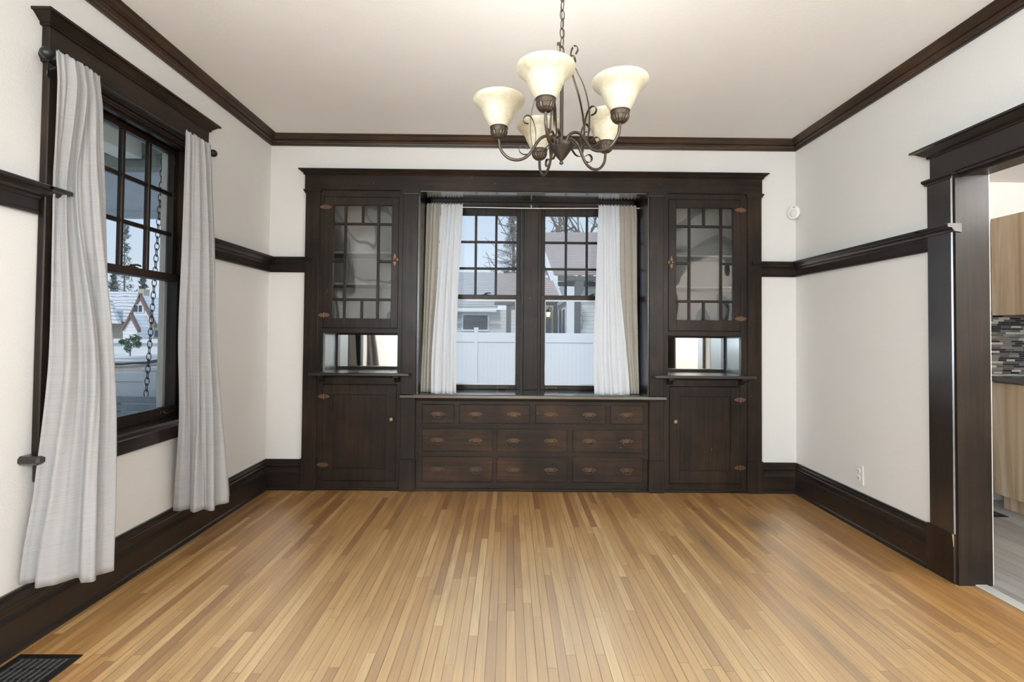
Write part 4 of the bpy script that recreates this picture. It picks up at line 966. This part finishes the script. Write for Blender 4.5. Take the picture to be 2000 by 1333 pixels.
gw = sight(200, 662, 25); b = NB(); box(b, gw.x-8, sight(345, 662, 25).x+1.5, 25, 25.3, -.65, gw.z-.20); box(b, gw.x-8, sight(345, 662, 25).x+1.5, 24.8, 25.5, gw.z-.20, gw.z); tag(obj('garden_wall', b, M['vinyl']), 'long white garden wall with broad coping across the street', 'wall', None, 'structure')

def gable_house_left():
    Y = 46.0; S = lambda u, v, y=Y: sight(u, v, y)
    t = thing('gabled_house', 'pale gabled house with brown trim across the street', 'house', (S(250, 660).x, Y, -.65))
    b = NB(); a, c = S(150, 632), S(300, 632); box(b, a.x, c.x, Y, Y+8, -.65, c.z); obj('wall', b, M['brick'], t)
    b = NB(); g0, g1, g2 = S(244, 632), S(302, 632), S(272, 577); quad_prism(b, [g0, g1, g2], (0, 7, 0)); obj('gable', b, M['sidingw'], t)
    b = NB(); e0, e1 = S(150, 632), S(262, 632); r0, r1 = S(150, 573, Y+4.5), S(270, 574, Y+4.5); quad_prism(b, [e0+Vector((0, -.5, 0)), e1+Vector((0, -.5, 0)), r1, r0], (0, 0, .2)); obj('roof', b, M['roofpale'], t)
    b = NB(); e0, e1, e2 = S(150, 633, Y-1.6), S(231, 633, Y-1.6), S(212, 585, Y-.2); r0 = S(150, 585, Y-.2); quad_prism(b, [e0, e1, e2, r0], (0, .4, 0)); obj('hip_roof', b, M['roofpale'], t)
    b = NB()
    for (p, q) in ((S(244, 630, Y-.15), S(273, 573, Y-.15)), (S(302, 634, Y-.15), S(271, 573, Y-.15))):
        quad_prism(b, [p, q, q+Vector((0, 0, -.45)), p+Vector((0, 0, -.30))], (0, .35, 0))
    obj('bargeboard', b, M['brownpaint'], t)
    b = NB(); p, q = S(263, 595, Y-.1), S(281, 611, Y-.1); box(b, p.x, q.x, Y-.12, Y+.05, q.z, p.z); w = obj('gable_window', b, M['vinyl'], t)
    b = NB()
    for (ua, ub) in ((264.5, 270.5), (273, 279)): p, q = S(ua, 597), S(ub, 609.5); box(b, p.x, q.x, Y-.15, Y-.1, q.z, p.z)
    obj('pane', b, M['winpane'], w)
    # entry porch gable
    b = NB(); quad_prism(b, [S(240, 638, Y-2), S(268, 640, Y-2), S(268, 662, Y-2), S(240, 662, Y-2)], (0, 2, 0)); quad_prism(b, [S(240, 638, Y-2), S(268, 640, Y-2), S(254, 615, Y-2)], (0, 2, 0)); obj('entry', b, M['sidingw'], t)
    b = NB()
    for (p, q) in ((S(238, 639, Y-2.2), S(254, 611, Y-2.2)), (S(269, 643, Y-2.2), S(253, 611, Y-2.2))): quad_prism(b, [p, q, q+Vector((0, 0, -.35)), p+Vector((0, 0, -.30))], (0, .4, 0))
    obj('entry_bargeboard', b, M['brownpaint'], t)
    for (ua, va, ub, vb) in ((207, 640, 216, 656), (266, 643, 283, 661), (305, 646, 320, 659)):
        b = NB(); p, q = S(ua, va), S(ub, vb); box(b, p.x, q.x, Y-.14, Y+.05, q.z, p.z); obj('window', b, M['winpane'], t)
    b = NB(); p, q = S(150, 628, Y-.6), S(242, 634, Y-.6); box(b, p.x, q.x, Y-.7, Y-.5, q.z, p.z); obj('gutter', b, M['brownpaint'], t)
    b = NB(); p, q = S(274, 565, Y+2), S(283, 588, Y+2); box(b, p.x, q.x, Y+1.8, Y+2.6, q.z, p.z); obj('chimney', b, M['brick'], t)
gable_house_left()
b = NB(); p, q = sight(299, 610, 66), sight(330, 662, 66); box(b, p.x, q.x, 66, 72, -.65, p.z); tag(obj('brown_house', b, M['brick']), 'low tan house to the right of the gabled house', 'house')

def conifer(name, u, vtop, vbot, y, wpx, seed, label, mat, n=900, size=.3, group=None):
    base, top = sight(u, vbot, y), sight(u, vtop, y); k = y/944
    t = thing(name, label, 'tree', (base.x, y, -.65), group)
    b = NB(); tube(b, [(base.x, y, -.65), base, (top.x, y, top.z)], .16, 8, False, .03); obj('trunk', b, M['bark'], t)
    b = NB(); rnd = random.Random(seed)
    H = top.z-base.z; lev = 22
    for i in range(lev):
        f = i/lev; rz = base.z+H*f; rr = wpx*k*(1-f*.85)*rnd.uniform(.6, 1.1)
        for _ in range(4):
            a = rnd.uniform(0, 6.28); L = rr*rnd.uniform(.5, 1); c = Vector((base.x+math.cos(a)*L*.6, y+math.sin(a)*L*.6, rz+rnd.uniform(-.2, .2)))
            scatter(b, c, (L*.55, L*.55, H/lev*.9), n//(lev*4), size, rnd.randint(0, 99999))
    obj('foliage', b, mat, t, flip=False)
    return t
conifer('conifer', 243, 436, 586, 60, 30, 3, 'tall thin conifer behind the gabled house, at its chimney side', M['needle'], 1000, .22, 'conifers behind the gabled house')
conifer('conifer', 221, 520, 590, 62, 17, 5, 'shorter conifer behind the roof of the gabled house', M['needle'], 700, .30, 'conifers behind the gabled house')
conifer('conifer', 278, 540, 610, 64, 20, 8, 'shorter conifer rising beside the gable peak', M['needle'], 600, .34, 'conifers behind the gabled house')

# ---- side yard, seen through the alcove windows
FYD = 8.6
fc = thing('vinyl_fence', 'white vinyl privacy fence outside the alcove windows', 'fence', (.2, FYD, -.65))
ft = sight(1000, 650.5, FYD).z; fr = sight(1000, 669, FYD).z
def vinyl_boards():
    g = N('white_vinyl_boards'); x = g.n('ShaderNodeSeparateXYZ', Vector=g.pos()).outputs[0]; f = g.math('FRACT', g.math('DIVIDE', x, .075))
    c = g.mix(g.math('LESS_THAN', f, .07), (0.80, 0.81, 0.82), (0.73, 0.745, 0.765)); g.bsdf(Base__Color=c, Roughness=.45); return g.m
b = NB(); box(b, -3.0, 3.6, FYD, FYD+.022, -.6, fr+.01); obj('panel', b, vinyl_boards(), fc)
b = NB(); box(b, -3.0, 3.6, FYD-.02, FYD+.045, fr, ft, .004); obj('top_rail', b, M['vinyl'], fc)
for u in (930, 1168):
    p = sight(u, 640, FYD-.01); b = NB(); w_ = .032 if u == 930 else .055; box(b, p.x-w_, p.x+w_, FYD-.035, FYD+.06, -.65, p.z-.03, .003); quad_prism(b, [(p.x-w_-.006, FYD-.04, p.z-.03), (p.x+w_+.006, FYD-.04, p.z-.03), (p.x+w_+.006, FYD+.065, p.z-.03), (p.x-w_-.006, FYD+.065, p.z-.03)], (0, 0, .03)); obj('post', b, M['vinyl'], fc)
def siding_house():
    Y = 15.0; S = lambda u, v, y=Y: sight(u, v, y)
    t = thing('sided_house', 'white sided house with grey roof behind the fence, left alcove window', 'house', (S(940, 650).x, Y, -.65))
    a, c = S(800, 606), S(1030, 606)
    b = NB(); box(b, a.x, c.x, Y, Y+6, -.65, c.z); obj('wall', b, M['siding'], t)
    b = NB(); quad_prism(b, [S(790, 603, Y-.4), S(972, 603, Y-.4), S(972, 538, Y+4.5), S(790, 537, Y+4.5)], (0, 0, .12)); obj('roof', b, M['roofgrey'], t)
    b = NB(); quad_prism(b, [S(968, 590, Y-.1), S(1060, 590, Y-.1), S(1060, 540, Y+3.6), S(970, 540, Y+3.6)], (0, 0, .12)); obj('rear_roof', b, M['roofbrown'], t)
    b = NB(); p, q = S(790, 603, Y-.5), S(970, 610, Y-.5); box(b, p.x, q.x, Y-.56, Y-.42, q.z, p.z, .01); obj('gutter', b, M['vinyl'], t)
    b = NB(); p, q = S(905, 616, Y-.05), S(952, 644, Y-.05); box(b, p.x-.05, q.x+.05, Y-.06, Y+.05, q.z-.05, p.z+.05); w = obj('window', b, M['vinyl'], t)
    b = NB(); box(b, p.x, q.x, Y-.075, Y-.055, q.z, p.z); obj('pane', b, M['winpane'], w)
    b = NB(); c = S(917, 596, Y); scatter(b, (c.x, Y+.25, c.z+.02), (.22, .2, .10), 160, .04, 5); obj('moss', b, plain('moss', (.30, .28, .17), .95, 0, 0, .4, 12), t, flip=False)
siding_house()
pg = thing('pergola', 'dark grey post and beam standing behind the fence', 'pergola', (sight(994, 650, 11).x, 11, -.65))
b = NB(); p, q = sight(989, 596, 11), sight(998, 652, 11); box(b, p.x, q.x, 10.95, 11.05, -.65, p.z); obj('post', b, M['trimdk'], pg)
b = NB(); p, q = sight(966, 590, 11), sight(1030, 597, 11); box(b, p.x, q.x, 10.93, 11.07, q.z, p.z); obj('beam', b, M['trimdk'], pg)
def porch_house():
    Y = 12.5; S = lambda u, v, y=Y: sight(u, v, y)
    t = thing('shingled_house', 'house with brown shingle roof and dark porch trim, right alcove window', 'house', (S(1130, 650).x, Y, -.65))
    b = NB(); a, c = S(1106, 552, Y+.5), S(1290, 552, Y+.5); box(b, a.x, c.x, Y+.5, Y+5, -.65, c.z); obj('wall', b, M['siding'], t)
    b = NB(); quad_prism(b, [S(1050, 538), S(1310, 538), S(1310, 461, Y+3.4), S(1030, 461, Y+3.4)], (0, 0, .12)); obj('roof', b, M['roofbrown'], t)
    b = NB(); p, q = S(1090, 540, Y-.02), S(1300, 551, Y-.02); box(b, p.x, q.x, Y-.1, Y+.06, q.z, p.z); p, q = S(1090, 551, Y+.3), S(1300, 561, Y+.3); box(b, p.x, q.x, Y+.2, Y+.4, q.z, p.z); obj('fascia', b, M['trimdk'], t)
    # front gable with white rake board and small roof
    G = Y-1.2
    b = NB(); quad_prism(b, [S(1040, 420, G), S(1062, 484, G), S(1099, 582, G), S(1088, 582, G), S(1058, 500, G), S(1036, 430, G)], (0, .25, 0)); obj('rake_board', b, M['vinyl'], t)
    b = NB(); quad_prism(b, [S(1040, 547, G+.1), S(1077, 547, G+.1), S(1092, 581, G-.5), S(1040, 581, G-.5)], (0, 0, .05)); obj('gable_roof', b, M['roofbrown'], t)
    b = NB(); p, q = S(1030, 582, G), S(1092, 590, G); box(b, p.x, q.x, G, G+1.5, q.z, p.z); obj('gable_soffit', b, M['trimdk'], t)
    b = NB(); quad_prism(b, [S(1040, 500, G+.1), S(1060, 505, G+.1), S(1066, 547, G+.1), S(1040, 547, G+.1)], (0, .5, 0)); obj('gable_wall', b, M['bluegrey'], t)
    b = NB(); p, q = S(1040, 590, Y+.6), S(1092, 655, Y+.6); box(b, p.x, q.x, Y+.6, Y+.7, -.65, p.z); obj('entry_wall', b, M['brick'], t)
    b = NB(); quad_prism(b, [S(1064, 622, Y), S(1077, 622, Y), S(1077, 655, Y), S(1064, 655, Y)], (0, .3, 0)); obj('shutter', b, M['trimdk'], t)
    b = NB(); quad_prism(b, [S(1083, 592, Y), S(1088.5, 592, Y), S(1088.5, 655, Y), S(1083, 655, Y)], (0, .3, 0)); obj('door_post', b, M['trimdk'], t)
    b = NB(); quad_prism(b, [S(1090, 604, Y-.1), S(1105, 597, Y-.1), S(1105, 655, Y-.1), S(1090, 655, Y-.1)], (0, .3, 0)); w = obj('porch_window', b, M['vinyl'], t)
    b = NB()
    for (ua, ub) in ((1092, 1096.5), (1098.5, 1103)): quad_prism(b, [S(ua, 606, Y-.14), S(ub, 604, Y-.14), S(ub, 655, Y-.14), S(ua, 655, Y-.14)], (0, .03, 0))
    obj('pane', b, M['winpane'], w)
    b = NB(); quad_prism(b, [S(1090, 597, Y-.15), S(1106, 588, Y-.15), S(1106, 596, Y-.15), S(1090, 604, Y-.15)], (0, .1, 0)); obj('window_head', b, M['trimdk'], t)
    b = NB(); p, q = S(1106.5, 560, Y-.3), S(1121, 655, Y-.3); box(b, p.x, q.x, Y-.35, Y-.2, -.65, p.z); obj('white_column', b, M['vinyl'], t)
    b = NB(); p, q = S(1121.5, 555, Y-.3), S(1133, 655, Y-.3); box(b, p.x, q.x, Y-.36, Y-.22, -.65, p.z); obj('dark_column', b, M['trimdk'], t)
    b = NB(); quad_prism(b, [S(1124, 550, Y-.4), S(1141, 550, Y-.4), S(1140, 565, Y-.4), S(1134, 580, Y-.4), S(1124, 582, Y-.4)], (0, .15, 0)); obj('bracket', b, M['trimdk'], t)
    b = NB(); rnd = random.Random(4); pts = []
    v = 590
    while v < 648: pts.append(S(1133.5+rnd.uniform(0, 5), v, Y-.42)); v += 5.5
    tube(b, pts, .012, 5)
    for p_ in pts[1::2]: tube(b, [p_, p_+Vector((.035, 0, .015)), p_+Vector((.05, 0, .0))], .010, 5)
    obj('vine', b, M['bark'], t)
porch_house()
lt = thing('porch_lantern', 'lit porch lantern on the house behind the fence', 'lantern', tuple(sight(1071, 614, 12.2)))
p, q = sight(1066.5, 610, 12.2), sight(1075, 619.5, 12.2); cx_ = (p.x+q.x)/2; w_ = (q.x-p.x)/2
b = NB(); 
lathe(b, [(0, q.z), (w_*.7, q.z), (w_, p.z), (0, p.z)], (cx_, 12.2, 0), 6); obj('glass', b, M['lantern'], lt)
b = NB(); lathe(b, [(w_*1.3, p.z), (w_*1.1, p.z+.03), (w_*.4, p.z+.07), (0, p.z+.09)], (cx_, 12.2, 0), 6); lathe(b, [(0, q.z-.02), (w_*.75, q.z-.01), (w_*.75, q.z)], (cx_, 12.2, 0), 6)
tube(b, [(cx_, 12.2, p.z+.08), (cx_+.04, 12.3, p.z+.13), (cx_+.10, 12.4, p.z+.10), (cx_+.12, 12.75, p.z+.05)], .012, 6); obj('cap', b, M['black'], lt)
conifer('conifer', 1003, 405, 556, 24, 62, 21, 'evergreen tree rising behind the roofs, left alcove window', M['needle'], 5200, .075)
def bare_tree(u, y, seed, label):
    base = sight(u, 480, y); t = thing('bare_tree', label, 'tree', (base.x, y, -.65)); rnd = random.Random(seed); b = NB()
    def grow(p, d, L, r, dep):
        n = 5; pts = [p.copy()]
        for i in range(n):
            d = (d+Vector((rnd.gauss(0, .10), rnd.gauss(0, .10), rnd.gauss(.01, .06)))).normalized(); p = p+d*(L/n); pts.append(p.copy())
        tube(b, pts, r, 5, False, r*.6)
        if dep == 0: return
        for k in range(3 if dep > 1 else 2):
            nd = (d+Vector((rnd.gauss(0, .62), rnd.gauss(0, .45), rnd.gauss(.12, .35)))).normalized(); grow(pts[rnd.randint(2, n)], nd, L*rnd.uniform(.62, .82), r*.58, dep-1)
    grow(Vector((base.x, y, -.65)), Vector((0, 0, 1)), 4.6, .20, 0)
    top = Vector((base.x, y, 3.3))
    for (dx, dz, L) in ((-.9, .45, 3.9), (-.75, .8, 3.4), (-.35, .9, 3.2), (0, 1, 3.4), (.4, .9, 2.8), (.8, .6, 2.6), (-1, .2, 3.8), (-.55, .65, 3.6), (-1, .32, 4.2), (-.85, .6, 4.0), (-.2, .8, 3.0)):
        grow(top+Vector((0, 0, rnd.uniform(-.5, .6))), Vector((dx, rnd.uniform(-.3, .3), dz)).normalized(), L*.66, .085, 3)
    obj('branches', b, M['bark'], t, flip=False)
bare_tree(1157, 20, 12, 'leafless tree behind the brown roof, right alcove window')

# ------------------------------------------------------------------ lights: chandelier bulbs, added fill lamps, sun and sky
LW = (205, 62)
def point(name, loc, w, col, r=.03):
    l = D.lights.new(name, 'POINT'); l.energy = w; l.color = col; l.shadow_soft_size = r; o = D.objects.new(name, l); COL.objects.link(o); o.location = loc; return o
def area(name, loc, rot, sx, sy, w, col, portal=False):
    l = D.lights.new(name, 'AREA'); l.shape = 'RECTANGLE'; l.size = sx; l.size_y = sy; l.energy = w; l.color = col
    o = D.objects.new(name, l); COL.objects.link(o); o.location = loc; o.rotation_euler = rot
    if portal: l.cycles.is_portal = True
    return o
for q in range(5):
    a = math.radians(-109+72*q); point('bulb_light', (CX+RAD*math.cos(a), CY+RAD*math.sin(a), 2.105), 1.9, (1.0, .955, .90), .02)
# unseen side windows with area lights, added as fill from behind the camera
for (n_, x0, x1, lab) in ((4, XL-.10, XL-.04, 'unseen dark framed window added to the front room for fill light, on the side of the curtained window'), (5, XR+.04, XR+.10, 'unseen dark framed window added to the front room for fill light, on the kitchen side')):
    b = NB(); sash_x(b, x0, x1, FR0, FR1, .7, 2.3, .06, .06, .07, 2, 0, .07); w_ = struct('window_%d' % n_, b, M['oak_z'], lab, 'window')
    b = NB(); box(b, (x0+x1)/2-.002, (x0+x1)/2+.002, FR0+.05, FR1-.05, .75, 2.25); obj('pane', b, M['glass'], w_)
area('fill_left', (XL+.16, (FR0+FR1)/2, 1.5), (0, -PI/2-.4, 0), 1.2, 1.6, LW[0], (.71, .87, 1.0))
area('fill_right', (XR-.12, (FR0+FR1)/2, 1.5), (0, PI/2+.4, 0), 1.2, 1.6, LW[1], (.71, .87, 1.0))
# unseen globe lamps, added as fill to brighten walls and ceiling
def fill_globe(x, y, z, drop, r, mat, label):
    t = thing('fill_pendant', label, 'lamp', (x, y, z))
    b = NB(); lathe(b, [(0, 0), (.065, 0), (.06, -.02), (.012, -.035), (.0, -.035)], (x, y, z), 24); obj('canopy', b, M['white'], t)
    b = NB(); tube(b, [(x, y, z-.02), (x, y, z-drop+r-.01)], .006, 8); obj('stem', b, M['white'], t)
    b = NB(); lathe(b, [(r*math.sin(PI*k/14), -drop-r*math.cos(PI*k/14)) for k in range(15)], (x, y, z), 28); obj('globe', b, mat, t, True)
M['globe'] = emit('fill_globe_glow', (.92, .965, 1.0), 84.0); M['kfill'] = emit('kitchen_fill_glow', (.97, .98, 1.0), 560.0)
fill_globe(1.85, -.65, ZC, .95, .14, M['globe'], 'unseen white globe lamp added as fill in the front room, on the kitchen side')
fill_globe(-1.0, -.65, ZC, .95, .14, M['globe'], 'unseen white globe lamp added as fill in the front room, on the window side')
fill_globe(3.95, 1.2, KZ, .30, .11, M['kfill'], 'unseen white globe lamp added as fill in the kitchen')  # added out of view to brighten the kitchen and the left wall
# portals at the openings that show the sky
area('portal', (XL-.22, 2.43, 1.5), (0, -PI/2, 0), 1.5, .82, 1, (1, 1, 1), True)
area('portal', (.19, 4.22, 1.53), (-PI/2, 0, 0), 1.8, 1.55, 1, (1, 1, 1), True)
sun = D.lights.new('sun', 'SUN'); sun.energy = 1.18; sun.angle = math.radians(8); sun.color = (1.0, .97, .92)
so = D.objects.new('sun', sun); COL.objects.link(so); so.rotation_euler = (math.radians(48), 0, math.radians(-14))

wd = D.worlds.new('sky'); SC.world = wd; wd.use_nodes = True; nt = wd.node_tree; nt.nodes.clear()
out = nt.nodes.new('ShaderNodeOutputWorld'); bg = nt.nodes.new('ShaderNodeBackground'); tc = nt.nodes.new('ShaderNodeTexCoord'); sx = nt.nodes.new('ShaderNodeSeparateXYZ'); rp = nt.nodes.new('ShaderNodeValToRGB')
nt.links.new(tc.outputs['Generated'], sx.inputs[0]); nt.links.new(sx.outputs[2], rp.inputs[0]); nt.links.new(rp.outputs[0], bg.inputs[0]); nt.links.new(bg.outputs[0], out.inputs[0])
rp.color_ramp.elements[0].position = 0.0; rp.color_ramp.elements[0].color = (.78, .87, .97, 1)
rp.color_ramp.elements[1].position = .55; rp.color_ramp.elements[1].color = (.50, .70, .97, 1)
e = rp.color_ramp.elements.new(.16); e.color = (.66, .81, .98, 1)
bg.inputs[1].default_value = 0.765

SC.view_settings.view_transform = 'Standard'; SC.view_settings.look = 'None'; SC.view_settings.gamma = 1.0; SC.view_settings.use_curve_mapping = False
SC.view_settings.exposure = 0.27
SC.cycles.max_bounces = 10; SC.cycles.diffuse_bounces = 5; SC.cycles.glossy_bounces = 4; SC.cycles.transparent_max_bounces = 24; SC.cycles.transmission_bounces = 6
SC.cycles.sample_clamp_indirect = 6.0; SC.cycles.caustics_reflective = False; SC.cycles.caustics_refractive = False
